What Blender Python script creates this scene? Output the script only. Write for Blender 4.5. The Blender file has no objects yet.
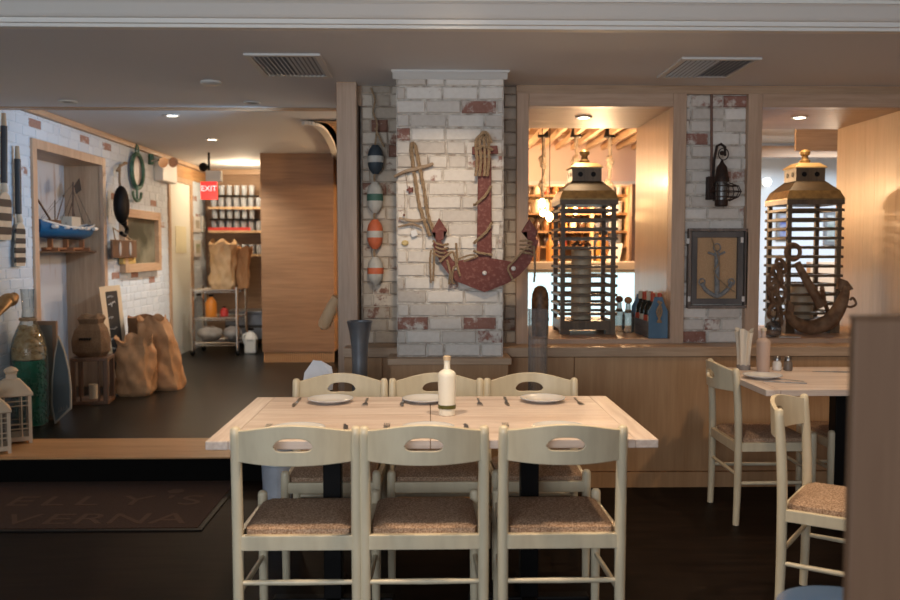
import bpy, bmesh, math, random
from mathutils import Vector, Matrix, Euler
random.seed(7)
SC = bpy.context.scene
COL = SC.collection
PI = math.pi

# ---------------------------------------------------------------- camera
CAMLOC = Vector((0, 0, 1.4))
CROT = Euler((math.radians(90 - 3.27), 0, math.radians(-1.31)), 'XYZ')
cd = bpy.data.cameras.new('camera'); cam = bpy.data.objects.new('camera', cd)
COL.objects.link(cam); cam.location = CAMLOC; cam.rotation_euler = CROT
cd.lens = 35; cd.sensor_width = 36; cd.clip_start = .05
cd.dof.use_dof = True; cd.dof.focus_distance = 4.1; cd.dof.aperture_fstop = 2.6
SC.camera = cam
RM = CROT.to_matrix()
def ray(px, py): return RM @ Vector(((px - 450) / 875, (300 - py) / 875, -1))
def PY(px, py, Y): d = ray(px, py); return CAMLOC + d * (Y / d.y)
def PX(px, py, X): d = ray(px, py); return CAMLOC + d * (X / d.x)
def PZ(px, py, Z): d = ray(px, py); return CAMLOC + d * ((Z - 1.4) / d.z)

# ---------------------------------------------------------------- world, lights, exposure
SC.view_settings.view_transform = 'Standard'; SC.view_settings.look = 'None'
SC.view_settings.gamma = 1; SC.view_settings.exposure = 0.14; SC.view_settings.use_curve_mapping = False
w = bpy.data.worlds.new('world'); SC.world = w; w.use_nodes = True
w.node_tree.nodes['Background'].inputs[0].default_value = (.80, .87, 1, 1)
w.node_tree.nodes['Background'].inputs[1].default_value = .3
def area(name, loc, rot, sx, sy, power, color, spread=180):
    l = bpy.data.lights.new(name, 'AREA'); l.shape = 'RECTANGLE'; l.size = sx; l.size_y = sy
    l.energy = power; l.color = color; l.spread = math.radians(spread)
    o = bpy.data.objects.new(name, l); COL.objects.link(o); o.location = loc
    o.rotation_euler = [math.radians(a) for a in rot]; return o
def spot(name, loc, power, color, size=100, blend=.7, radius=.05, rot=(0, 0, 0)):
    l = bpy.data.lights.new(name, 'SPOT'); l.energy = power; l.color = color
    l.spot_size = math.radians(size); l.spot_blend = blend; l.shadow_soft_size = radius
    o = bpy.data.objects.new(name, l); COL.objects.link(o); o.location = loc
    o.rotation_euler = [math.radians(a) for a in rot]; return o
def point(name, loc, power, color, radius=.05):
    l = bpy.data.lights.new(name, 'POINT'); l.energy = power; l.color = color; l.shadow_soft_size = radius
    o = bpy.data.objects.new(name, l); COL.objects.link(o); o.location = loc; return o
COOL = (.86, .93, 1); WARM = (1, .66, .36); WARM2 = (1, .76, .52)
area('front_window_light', (-1.6, -2.6, 1.9), (100, 0, -6), 2.6, 1.6, 98, COOL)
area('front_window_light_2', (2.2, -2.6, 1.9), (100, 0, 10), 2.0, 1.6, 26, COOL)
el = spot('entry_daylight', (-.9, 6.1, 2.2), 75, (.50, .73, 1), 75, .9, .12)  # added cool fill without a fitting, washes the left wall like daylight
el.rotation_euler = Vector((-2.1, 1.1, -.25)).to_track_quat('-Z', 'Y').to_euler()
spot('table_downlight', (-.45, 2.65, 2.85), 105, WARM2, 95)
spot('table_downlight_2', (.6, 2.75, 2.85), 95, WARM2, 95)
spot('pillar_spot', (.1, 2.4, 2.86), 165, WARM2, 22, .8, .12, (63, 0, 0))
spot('right_downlight', (2.2, 3.5, 2.85), 85, WARM2, 95)
spot('entry_downlight', PZ(172, 115, 2.44), 14, WARM2, 120)
spot('entry_downlight_2', PZ(212, 139, 2.44), 30, (1,.88,.74), 120)
point('alcove_light', (-2.3, 10.9, 2.3), 26, (1, .78, .52), .1)
point('bar_light', (1.5, 7.8, 1.9), 48, WARM, .05)
point('bar_light_2', (.3, 9.0, 2.1), 60, WARM, .05)
point('bar_back_light', (1.7, 9.75, 1.95), 55, (1, .6, .28), .1)
area('side_room_light', (4.4, 8.3, 2.5), (0, 0, 0), 1.2, 1.2, 95, (.85, .93, 1))
point('passage_light', (3.1, 6.7, 1.95), 3.5, WARM2, .06)  # added warm fill for the beam front, no lamp stands here
spot('door_downlight', (-2.1, 9.3, 2.44), 75, (1, .95, .86), 120)  # added to brighten the door, no fitting in the ceiling here

# ---------------------------------------------------------------- helpers
def obj(name, bm, m, parent=None, label=None, cat=None, group=None, kind=None, smooth=False, bevel=0, w=True, seg=2, base=True):
    """link a bmesh as ONE object. w: vertices are in world space"""
    bmesh.ops.recalc_face_normals(bm, faces=bm.faces)
    off = Vector((0, 0, 0))
    if parent is not None:
        if w:
            p = parent; 
            while p is not None: off += p.location; p = p.parent
            bmesh.ops.translate(bm, verts=bm.verts, vec=-off)
        loc = Vector((0, 0, 0))
    else:
        loc = Vector((0, 0, 0))
        if kind != 'structure' and base:
            xs = [v.co for v in bm.verts]
            loc = Vector(((min(v.x for v in xs) + max(v.x for v in xs)) / 2, (min(v.y for v in xs) + max(v.y for v in xs)) / 2, min(v.z for v in xs)))
            bmesh.ops.translate(bm, verts=bm.verts, vec=-loc)
    me = bpy.data.meshes.new(name); bm.to_mesh(me); bm.free()
    if smooth:
        for p in me.polygons: p.use_smooth = True
        try: me.set_sharp_from_angle(angle=math.radians(40))
        except Exception: pass
    o = bpy.data.objects.new(name, me); COL.objects.link(o); o.location = loc
    if m is not None:
        for mm in (m if isinstance(m, (list, tuple)) else [m]): me.materials.append(mm)
    if parent is not None: o.parent = parent
    if bevel:
        b = o.modifiers.new('bevel', 'BEVEL'); b.width = bevel; b.segments = seg; b.limit_method = 'ANGLE'; b.angle_limit = math.radians(40)
    if label: o['label'] = label
    if cat: o['category'] = cat
    if group: o['group'] = group
    if kind: o['kind'] = kind
    return o
def thing(name, label, cat, loc=(0, 0, 0), group=None, rotz=0):
    o = bpy.data.objects.new(name, None); COL.objects.link(o); o.location = loc; o.rotation_euler = (0, 0, rotz)
    o.empty_display_size = .1
    o['label'] = label; o['category'] = cat
    if group: o['group'] = group
    return o
def dup(root, loc, rotz=None, label=None, group=None, scale=None):
    r = root.copy(); COL.objects.link(r); r.location = loc
    if rotz is not None: r.rotation_euler = (0, 0, rotz)
    if scale: r.scale = scale if hasattr(scale, '__len__') else (scale,) * 3
    if label: r['label'] = label
    if group: r['group'] = group
    for ch in list(root.children):
        c = ch.copy(); COL.objects.link(c); c.parent = r
        for g in list(ch.children):
            d = g.copy(); COL.objects.link(d); d.parent = c
    return r
def BM(): return bmesh.new()
def box(bm, x0, x1, y0, y1, z0, z1, rz=0, c=None):
    vs = [bm.verts.new((x, y, z)) for x in (x0, x1) for y in (y0, y1) for z in (z0, z1)]
    for f in ((0, 1, 3, 2), (4, 6, 7, 5), (0, 4, 5, 1), (2, 3, 7, 6), (0, 2, 6, 4), (1, 5, 7, 3)):
        bm.faces.new([vs[i] for i in f])
    if rz:
        c = Vector(c) if c else Vector(((x0 + x1) / 2, (y0 + y1) / 2, 0))
        bmesh.ops.rotate(bm, verts=vs, cent=c, matrix=Matrix.Rotation(rz, 3, 'Z'))
    return vs
def frame3(d):
    d = d.normalized(); a = Vector((0, 0, 1)) if abs(d.z) < .95 else Vector((1, 0, 0))
    u = d.cross(a).normalized(); return u, d.cross(u).normalized()
def tube(bm, pts, r, seg=8, cap=True, closed=False):
    pts = [Vector(p) for p in pts]; n = len(pts)
    rr = r if hasattr(r, '__len__') else [r] * n
    rings = []; pu = None
    for i, p in enumerate(pts):
        if closed: d = pts[(i + 1) % n] - pts[i - 1]
        else: d = pts[min(i + 1, n - 1)] - pts[max(i - 1, 0)]
        d.normalize()
        if pu is None: u, v = frame3(d)
        else:
            u = (pu - d * pu.dot(d))
            u = u.normalized() if u.length > 1e-6 else frame3(d)[0]
            v = d.cross(u)
        pu = u
        rings.append([bm.verts.new(p + (u * math.cos(t) + v * math.sin(t)) * rr[i]) for t in [2 * PI * k / seg for k in range(seg)]])
    m = n if closed else n - 1
    for i in range(m):
        a, b = rings[i], rings[(i + 1) % n]
        for k in range(seg):
            bm.faces.new((a[k], a[(k + 1) % seg], b[(k + 1) % seg], b[k]))
    if cap and not closed:
        bm.faces.new(rings[0][::-1]); bm.faces.new(rings[-1])
def lathe(bm, prof, c=(0, 0, 0), seg=20, a0=0):
    c = Vector(c); rings = []
    for r, z in prof:
        if r < 1e-5: rings.append([bm.verts.new(c + Vector((0, 0, z)))])
        else: rings.append([bm.verts.new(c + Vector((r * math.cos(a0 + 2 * PI * k / seg), r * math.sin(a0 + 2 * PI * k / seg), z))) for k in range(seg)])
    for a, b in zip(rings, rings[1:]):
        if len(a) == 1 and len(b) == 1: continue
        for k in range(seg):
            k2 = (k + 1) % seg
            if len(a) == 1: bm.faces.new((a[0], b[k2], b[k]))
            elif len(b) == 1: bm.faces.new((a[k], a[k2], b[0]))
            else: bm.faces.new((a[k], a[k2], b[k2], b[k]))
    if len(rings[0]) > 1: bm.faces.new(rings[0][::-1])
    if len(rings[-1]) > 1: bm.faces.new(rings[-1])
def shell(bm, prof, c=(0, 0, 0), seg=20, a0=0):
    """open lathe without end caps"""
    c = Vector(c); rings = [[bm.verts.new(c + Vector((r * math.cos(a0 + 2 * PI * k / seg), r * math.sin(a0 + 2 * PI * k / seg), z))) for k in range(seg)] for r, z in prof]
    for a, b in zip(rings, rings[1:]):
        for k in range(seg): bm.faces.new((a[k], a[(k + 1) % seg], b[(k + 1) % seg], b[k]))
def prism(bm, pts, d):
    """closed outline of 3D points extruded by vector d"""
    d = Vector(d); a = [bm.verts.new(Vector(p)) for p in pts]; b = [bm.verts.new(Vector(p) + d) for p in pts]
    n = len(a)
    fs = [bm.faces.new(a), bm.faces.new(b[::-1])]
    for i in range(n): bm.faces.new((a[i], b[i], b[(i + 1) % n], a[(i + 1) % n]))
    bmesh.ops.triangulate(bm, faces=[f for f in fs if len(f.verts) > 4], ngon_method='EAR_CLIP')
def sph(bm, c, r, sc=(1, 1, 1), seg=12, rings=8):
    c = Vector(c)
    pr = []
    vs0 = len(bm.verts)
    R = []
    for i in range(rings + 1):
        t = PI * i / rings; rr = math.sin(t) * r; z = -math.cos(t) * r
        if i in (0, rings): R.append([bm.verts.new(c + Vector((0, 0, z * sc[2])))])
        else: R.append([bm.verts.new(c + Vector((rr * math.cos(2 * PI * k / seg) * sc[0], rr * math.sin(2 * PI * k / seg) * sc[1], z * sc[2]))) for k in range(seg)])
    for a, b in zip(R, R[1:]):
        for k in range(seg):
            k2 = (k + 1) % seg
            if len(a) == 1: bm.faces.new((a[0], b[k2], b[k]))
            elif len(b) == 1: bm.faces.new((a[k], a[k2], b[0]))
            else: bm.faces.new((a[k], a[k2], b[k2], b[k]))
def spline(ps, n=8):
    ps = [Vector(p) for p in ps]; out = []
    for i in range(len(ps) - 1):
        p0 = ps[max(i - 1, 0)]; p1 = ps[i]; p2 = ps[i + 1]; p3 = ps[min(i + 2, len(ps) - 1)]
        for k in range(n):
            t = k / n
            out.append(.5 * ((2 * p1) + (p2 - p0) * t + (2 * p0 - 5 * p1 + 4 * p2 - p3) * t * t + (3 * p1 - p0 - 3 * p2 + p3) * t ** 3))
    out.append(ps[-1]); return out

# ---------------------------------------------------------------- materials
def nmat(name):
    m = bpy.data.materials.new(name); m.use_nodes = True; nt = m.node_tree
    return m, nt, nt.nodes['Principled BSDF']
def C4(c): return (c[0], c[1], c[2], 1)
def plain(name, c, rough=.5, metal=0, c2=None, scale=20, bump=0, bscale=None, stretch=(1, 1, 1), emit=0, alpha=1, trans=0, coat=0, spec=None, detail=4, lo=.35, hi=.65):
    m, nt, b = nmat(name); N = nt.nodes; L = nt.links
    b.inputs['Base Color'].default_value = C4(c); b.inputs['Roughness'].default_value = rough; b.inputs['Metallic'].default_value = metal
    if trans: b.inputs['Transmission Weight'].default_value = trans; b.inputs['IOR'].default_value = 1.3
    if coat: b.inputs['Coat Weight'].default_value = coat; b.inputs['Coat Roughness'].default_value = .2
    if spec is not None: b.inputs['Specular IOR Level'].default_value = spec
    if emit: b.inputs['Emission Color'].default_value = C4(c); b.inputs['Emission Strength'].default_value = emit
    if c2 is not None or bump:
        tc = N.new('ShaderNodeTexCoord'); mp = N.new('ShaderNodeMapping'); mp.inputs['Scale'].default_value = stretch
        L.new(tc.outputs['Object'], mp.inputs[0])
        nz = N.new('ShaderNodeTexNoise'); nz.inputs['Scale'].default_value = scale; nz.inputs['Detail'].default_value = detail
        L.new(mp.outputs[0], nz.inputs['Vector'])
        if c2 is not None:
            r = N.new('ShaderNodeValToRGB'); r.color_ramp.elements[0].position = lo; r.color_ramp.elements[1].position = hi
            r.color_ramp.elements[0].color = C4(c); r.color_ramp.elements[1].color = C4(c2)
            L.new(nz.outputs[0], r.inputs[0]); L.new(r.outputs[0], b.inputs['Base Color'])
        if bump:
            src = nz
            if bscale:
                src = N.new('ShaderNodeTexNoise'); src.inputs['Scale'].default_value = bscale; src.inputs['Detail'].default_value = 3
                L.new(mp.outputs[0], src.inputs['Vector'])
            bp = N.new('ShaderNodeBump'); bp.inputs['Strength'].default_value = bump; bp.inputs['Distance'].default_value = .01
            L.new(src.outputs[0], bp.inputs['Height']); L.new(bp.outputs[0], b.inputs['Normal'])
    return m
def wood(name, c1, c2, axis='X', rough=.45, scale=1, bump=.08, coat=0, knots=False):
    """grain runs along axis"""
    m, nt, b = nmat(name); N = nt.nodes; L = nt.links
    s = {'X': (.6, 9, 9), 'Y': (9, .6, 9), 'Z': (9, 9, .6)}[axis]
    tc = N.new('ShaderNodeTexCoord'); mp = N.new('ShaderNodeMapping'); mp.inputs['Scale'].default_value = [k * scale for k in s]
    L.new(tc.outputs['Object'], mp.inputs[0])
    n1 = N.new('ShaderNodeTexNoise'); n1.inputs['Scale'].default_value = 1.6; n1.inputs['Detail'].default_value = 6; n1.inputs['Distortion'].default_value = .6
    n2 = N.new('ShaderNodeTexNoise'); n2.inputs['Scale'].default_value = 9; n2.inputs['Detail'].default_value = 4
    L.new(mp.outputs[0], n1.inputs['Vector']); L.new(mp.outputs[0], n2.inputs['Vector'])
    mx = N.new('ShaderNodeMath'); mx.operation = 'MULTIPLY_ADD'; mx.inputs[1].default_value = .45
    L.new(n2.outputs[0], mx.inputs[0]); 
    m2 = N.new('ShaderNodeMath'); m2.operation = 'MULTIPLY'; m2.inputs[1].default_value = .6
    L.new(n1.outputs[0], m2.inputs[0]); L.new(m2.outputs[0], mx.inputs[2])
    r = N.new('ShaderNodeValToRGB'); r.color_ramp.elements[0].position = .38; r.color_ramp.elements[1].position = .66
    r.color_ramp.elements[0].color = C4(c1); r.color_ramp.elements[1].color = C4(c2)
    L.new(mx.outputs[0], r.inputs[0]); L.new(r.outputs[0], b.inputs['Base Color'])
    b.inputs['Roughness'].default_value = rough
    if coat: b.inputs['Coat Weight'].default_value = coat; b.inputs['Coat Roughness'].default_value = .15
    bp = N.new('ShaderNodeBump'); bp.inputs['Strength'].default_value = bump; bp.inputs['Distance'].default_value = .005
    L.new(mx.outputs[0], bp.inputs['Height']); L.new(bp.outputs[0], b.inputs['Normal'])
    return m
def brick_mat(name, white, white2, red, red2, rough=.75):
    m, nt, b = nmat(name); N = nt.nodes; L = nt.links
    at = N.new('ShaderNodeAttribute'); at.attribute_name = 'brick'
    sp = N.new('ShaderNodeSeparateColor'); L.new(at.outputs['Color'], sp.inputs[0])
    tc = N.new('ShaderNodeTexCoord')
    n1 = N.new('ShaderNodeTexNoise'); n1.inputs['Scale'].default_value = 14; n1.inputs['Detail'].default_value = 8; n1.inputs['Roughness'].default_value = .7
    L.new(tc.outputs['Object'], n1.inputs['Vector'])
    n2 = N.new('ShaderNodeTexNoise'); n2.inputs['Scale'].default_value = 40; n2.inputs['Detail'].default_value = 4
    L.new(tc.outputs['Object'], n2.inputs['Vector'])
    wm = N.new('ShaderNodeMix'); wm.data_type = 'RGBA'; wm.inputs['A'].default_value = C4(white); wm.inputs['B'].default_value = C4(white2)
    ad = N.new('ShaderNodeMath'); ad.operation = 'MULTIPLY_ADD'; ad.inputs[1].default_value = .5; L.new(n2.outputs[0], ad.inputs[0])
    hf = N.new('ShaderNodeMath'); hf.operation = 'MULTIPLY'; hf.inputs[1].default_value = .6; L.new(sp.outputs[1], hf.inputs[0]); L.new(hf.outputs[0], ad.inputs[2])
    L.new(ad.outputs[0], wm.inputs['Factor'])
    rm = N.new('ShaderNodeMix'); rm.data_type = 'RGBA'; rm.inputs['A'].default_value = C4(red); rm.inputs['B'].default_value = C4(red2); L.new(n2.outputs[0], rm.inputs['Factor'])
    # wear mask: noise + redness of that brick
    s = N.new('ShaderNodeMath'); s.operation = 'ADD'; L.new(n1.outputs[0], s.inputs[0]); L.new(sp.outputs[0], s.inputs[1])
    rp = N.new('ShaderNodeMapRange'); rp.inputs['From Min'].default_value = .70; rp.inputs['From Max'].default_value = .80; L.new(s.outputs[0], rp.inputs[0])
    fm = N.new('ShaderNodeMix'); fm.data_type = 'RGBA'; L.new(rp.outputs[0], fm.inputs['Factor']); L.new(wm.outputs['Result'], fm.inputs['A']); L.new(rm.outputs['Result'], fm.inputs['B'])
    L.new(fm.outputs['Result'], b.inputs['Base Color']); b.inputs['Roughness'].default_value = rough
    bp = N.new('ShaderNodeBump'); bp.inputs['Strength'].default_value = .5; bp.inputs['Distance'].default_value = .006
    L.new(n1.outputs[0], bp.inputs['Height']); L.new(bp.outputs[0], b.inputs['Normal'])
    return m
M = {}
M['ceil'] = plain('ceiling_paint', (.76, .77, .80), .85)
M['ceil2'] = plain('entry_ceiling_paint', (.66, .68, .70), .8)
M['crown'] = plain('crown_paint', (.86, .84, .80), .6)
M['whitepaint'] = plain('white_trim_paint', (.72, .72, .70), .5)
M['oakZ'] = wood('pale_oak_upright', (.42, .27, .165), (.56, .385, .25), 'Z')
M['oakX'] = wood('pale_oak_level', (.42, .27, .165), (.56, .385, .25), 'X')
M['oakY'] = wood('pale_oak_deep', (.42, .27, .165), (.56, .385, .25), 'Y')
M['frame'] = wood('washed_oak', (.45, .295, .195), (.57, .395, .275), 'Z')
M['frameX'] = wood('washed_oak_level', (.45, .295, .195), (.57, .395, .275), 'X')
M['panel'] = wood('bench_panel_veneer', (.48, .265, .125), (.57, .335, .17), 'Z', .5)
M['entrypanel'] = wood('entry_panel_veneer', (.23, .125, .06), (.34, .195, .10), 'X', .5, .6)
M['reveal'] = wood('lacquered_reveal', (.52, .33, .18), (.60, .395, .225), 'Z', .38, coat=.2)
M['revealX'] = wood('lacquered_reveal_level', (.52, .33, .18), (.60, .395, .225), 'X', .5)
M['treadw'] = wood('step_wood', (.48, .25, .10), (.64, .38, .18), 'X', .4)
M['floor'] = plain('dark_floor', (.007, .004, .003), .5, c2=(.014, .008, .0055), scale=3, stretch=(1, 6, 1), bump=.05, spec=.07)
M['floor2'] = plain('dark_slate_floor', (.007, .0065, .005), .32, c2=(.016, .014, .011), scale=2.2, bump=.06, spec=.18)
M['riser'] = plain('black_riser', (.004, .0035, .003), .8, spec=.1)
M['brick'] = brick_mat('whitewashed_brick', (.92, .88, .82), (.56, .50, .44), (.24, .085, .06), (.40, .22, .17))
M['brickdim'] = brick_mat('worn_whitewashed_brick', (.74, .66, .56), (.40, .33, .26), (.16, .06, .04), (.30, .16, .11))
M['brickblue'] = brick_mat('limewashed_brick', (.68, .77, .86), (.56, .64, .73), (.26, .13, .10), (.42, .27, .22))  # white painted brick, the blue cast of daylight mixed into its colour
M['mortar'] = plain('mortar', (.74, .70, .64), .9, c2=(.36, .30, .25), scale=22)
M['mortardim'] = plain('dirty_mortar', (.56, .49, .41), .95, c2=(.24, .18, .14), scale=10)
M['mortarb'] = plain('mortar_limewash', (.64, .73, .82), .9, c2=(.54, .61, .69), scale=14)  # same daylight blue mixed into the mortar colour
M['cream'] = plain('cream_chair_paint', (.80, .69, .49), .30, c2=(.70, .59, .41), scale=6, stretch=(4, 4, 1), bump=.04, lo=.4, hi=.75)
M['seat'] = plain('woven_seat', (.30, .175, .10), .95, c2=(.66, .46, .32), scale=170, bump=.6, detail=2, lo=.38, hi=.66)
M['tabletop'] = wood('bleached_table_plank', (.58, .44, .36), (.82, .69, .60), 'X', .42, .9)
M['tabletopY'] = wood('bleached_table_end', (.58, .44, .36), (.82, .69, .60), 'Y', .42, .9)
M['black'] = plain('black_iron', (.008, .007, .007), .5, .3, spec=.2)
M['pot'] = plain('porcelain', (.70, .68, .65), .25)
M['steel'] = plain('cutlery_steel', (.35, .34, .33), .28, 1)
M['chrome'] = plain('chrome', (.75, .76, .78), .12, 1)
def glassmat(name, c, rough=.05, amt=.85, bk=.15):
    m, nt, b = nmat(name); N = nt.nodes; L = nt.links
    t = N.new('ShaderNodeBsdfTransparent'); t.inputs[0].default_value = C4([.86 + .14 * k for k in c])
    b.inputs['Base Color'].default_value = C4([k * bk for k in c]); b.inputs['Roughness'].default_value = rough; b.inputs['Specular IOR Level'].default_value = 1
    fr = N.new('ShaderNodeLayerWeight'); fr.inputs[0].default_value = .35
    mr = N.new('ShaderNodeMapRange'); mr.inputs['To Min'].default_value = 1 - amt; mr.inputs['To Max'].default_value = .9; L.new(fr.outputs['Facing'], mr.inputs[0])
    mx = N.new('ShaderNodeMixShader'); L.new(mr.outputs[0], mx.inputs[0]); L.new(t.outputs[0], mx.inputs[1]); L.new(b.outputs[0], mx.inputs[2])
    L.new(mx.outputs[0], N['Material Output'].inputs[0]); return m
M['glass'] = glassmat('clear_glass', (.75, .78, .78))
M['bulb'] = plain('bulb_glow', (1, .62, .25), .3, emit=26)
M['lamp'] = plain('downlight_glow', (1, .86, .66), .3, emit=14)
M['rope'] = plain('jute_rope', (.29, .19, .11), .95, c2=(.43, .31, .195), scale=120, bump=.8, stretch=(1, 1, 1))
M['redwood'] = plain('weathered_red_paint', (.15, .030, .020), .6, c2=(.27, .105, .08), scale=60, bump=.3, lo=.5, hi=.72)
M['lantern'] = wood('dark_bronzed_wood', (.075, .050, .026), (.15, .10, .055), 'Z', .45)
M['lanternroof'] = plain('aged_brass', (.30, .20, .08), .42, .5, c2=(.19, .12, .05), scale=25)
M['candle'] = plain('ivory_candle', (.50, .42, .30), .5)
M['kraft'] = plain('kraft_paper', (.38, .21, .10), .8, c2=(.46, .27, .14), scale=9, bump=1.0, bscale=11)
M['burlap'] = plain('burlap', (.14, .075, .035), .95, c2=(.19, .11, .055), scale=90, bump=.5)
M['darkwood'] = wood('dark_brown_wood', (.09, .045, .025), (.17, .09, .05), 'Z', .5)
M['dmetal'] = plain('dark_pewter', (.24, .26, .29), .32, .55, c2=(.18, .19, .21), scale=8)
M['galv'] = plain('galvanised_metal', (.46, .52, .62), .4, .3, c2=(.38, .43, .52), scale=12)

# ---------------------------------------------------------------- brickwork
def bricks(name, o, u, n, W, H, m, mm, holes=(), reds=(), rowh=.0752, bw=.2, kind='structure', seed=1, redp=.05, worn=.0, thick=.03, tone=0, rel=.006, rec=.005, gap=.003):
    """wall of bricks: origin o (lower corner), unit u along, n outward, size W x H. holes (u0,u1,z0,z1); reds (u,z,strength)"""
    rd = random.Random(seed); bm = BM(); o = Vector(o); u = Vector(u); n = Vector(n); up = Vector((0, 0, 1))
    lay = bm.loops.layers.float_color.new('brick')
    cells = []
    z = 0; row = 0
    while z < H - .008:
        h = min(rowh, H - z); x = -bw * (.5 if row % 2 else 0) - rd.uniform(0, .03) - .02
        while x < W:
            l = bw * rd.choice((1, 1, 1, 1, .52)) * rd.uniform(.95, 1.05)
            segs = [(max(x, 0), min(x + l, W))]
            for (a, b, c, d) in holes:
                if z + h > c + .01 and z < d - .01:
                    ns = []
                    for s0, s1 in segs:
                        if s1 <= a or s0 >= b: ns.append((s0, s1)); continue
                        if s0 < a: ns.append((s0, a))
                        if s1 > b: ns.append((b, s1))
                    segs = ns
            for s0, s1 in segs:
                if s1 - s0 > .015: cells.append((s0, s1, z, z + h, row))
            x += l
        z += rowh; row += 1
    for s0, s1, z0, z1, row in cells:
        g = gap; red = rd.random(); rr = 0
        if red < redp: rr = rd.uniform(.24, .42)
        elif red < redp * 2.6: rr = rd.uniform(.08, .18)
        else: rr = rd.uniform(-.1, .05)
        rr += worn
        for (ru, rz_, st) in reds:
            if s0 <= ru <= s1 and z0 <= rz_ <= z1: rr = st
        tn = min(1, max(0, rd.random() + tone)); dz = rd.uniform(0, rel)
        a, b, c, d = s0 + g, s1 - g, z0 + g, z1 - g
        k = .006
        back = [(a, c, 0), (b, c, 0), (b, d, 0), (a, d, 0)]
        mid = [(a, c, thick * .6 + dz), (b, c, thick * .6 + dz), (b, d, thick * .6 + dz), (a, d, thick * .6 + dz)]
        j = lambda: rd.uniform(-.0018, .0018)
        fr = [(a + k + j(), c + k + j(), thick + dz), (b - k + j(), c + k + j(), thick + dz), (b - k + j(), d - k + j(), thick + dz), (a + k + j(), d - k + j(), thick + dz)]
        R = [[bm.verts.new(o + u * p[0] + up * p[1] + n * (p[2] - thick)) for p in ring] for ring in (back, mid, fr)]
        fs = [bm.faces.new(R[2])]
        for q in range(2):
            for e in range(4): fs.append(bm.faces.new((R[q][e], R[q][(e + 1) % 4], R[q + 1][(e + 1) % 4], R[q + 1][e])))
        for f in fs:
            for lp in f.loops: lp[lay] = (rr, tn, rd.random(), 1)
    # normals: keep as built
    ob = obj(name, bm, m, kind=kind)
    # mortar bed behind
    mb = BM(); t = rec
    rects = [(0, W, 0, H)]
    for (a, b, c, d) in holes:
        ns = []
        for (p, q, r, s) in rects:
            if b <= p or a >= q or d <= r or c >= s: ns.append((p, q, r, s)); continue
            if a > p: ns.append((p, a, r, s))
            if b < q: ns.append((b, q, r, s))
            pa, qb = max(a, p), min(b, q)
            if c > r: ns.append((pa, qb, r, c))
            if d < s: ns.append((pa, qb, d, s))
        rects = ns
    for (p, q, r, s) in rects:
        if q - p < 1e-4 or s - r < 1e-4: continue
        prism(mb, [o + u * p + up * r - n * t, o + u * q + up * r - n * t, o + u * q + up * s - n * t, o + u * p + up * s - n * t], -n * .05)
    mo = obj('mortar', mb, mm, ob)
    return ob
def planks(bm, x0, x1, y0, y1, z0, z1, axis, n, gap=.002):
    """box split in n boards across axis with hairline gaps"""
    lo, hi = {'X': (x0, x1), 'Y': (y0, y1), 'Z': (z0, z1)}[axis]
    for i in range(n):
        a = lo + (hi - lo) * i / n + gap / 2; b = lo + (hi - lo) * (i + 1) / n - gap / 2
        box(bm, *((a, b) if axis == 'X' else (x0, x1)), *((a, b) if axis == 'Y' else (y0, y1)), *((a, b) if axis == 'Z' else (z0, z1)))
def B(name, ext, m, **k):
    bm = BM(); box(bm, *ext); return obj(name, bm, m, **k)
def S(name, ext, m, bevel=0): return B(name, ext, m, kind='structure', bevel=bevel)
# ================================================================ THE SETTING
F1 = .14            # level of the upper floor
SOF = 2.385         # soffit over the back of the dining room
CE = 2.47           # ceiling of the entry
YW = 5.26           # face of the window frames
YB = 6.2            # far side of the thick wall
WL = -3.0           # left wall
S('floor', (-3.2, 3.6, -3, 5.30, -.1, 0), M['floor'])
S('floor', (-3.3, 5.4, 5.31, 12.2, .04, F1), M['floor2'])
S('trim_1', (WL, -.53, 5.25, 5.80, F1 + .0005, F1 + .012), M['treadw'], .006)
S('trim_2', (WL, -.53, 5.275, 5.31, 0, F1), M['riser'])
# soffit and its crown
S('ceiling', (-4, 5, 4.016, 6.2, SOF, SOF + .3), M['ceil'])
bm = BM(); prof = [(3.98, SOF), (3.93, SOF), (3.925, SOF + .013), (3.91, SOF + .015), (3.905, SOF + .033), (3.89, SOF + .036), (3.878, SOF + .045), (3.86, SOF + .062), (3.838, SOF + .082), (3.825, SOF + .090), (3.818, SOF + .091), (3.815, SOF + .104), (3.79, SOF + .108), (3.76, SOF + .125), (3.74, SOF + .2), (3.98, SOF + .20)]
prism(bm, [(-4, y + .035, z) for y, z in prof], (9, 0, 0)); obj('trim_3', bm, M['crown'], kind='structure')
S('ceiling', (-4, 5, -3, 3.98, 2.95, 3.05), plain('dark_upper_ceiling', (.10, .085, .07), .8))
S('wall_front', (-4, 5, 3.96, 3.98, SOF + .2, 2.95), M['ceil'])
S('trim_4', (-4, -.5, 6.15, 6.25, SOF - .008, SOF + .2), M['oakX'])
S('ceiling', (-3.6, -.4, 6.2, 12.2, CE, CE + .1), M['ceil2'])
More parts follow.
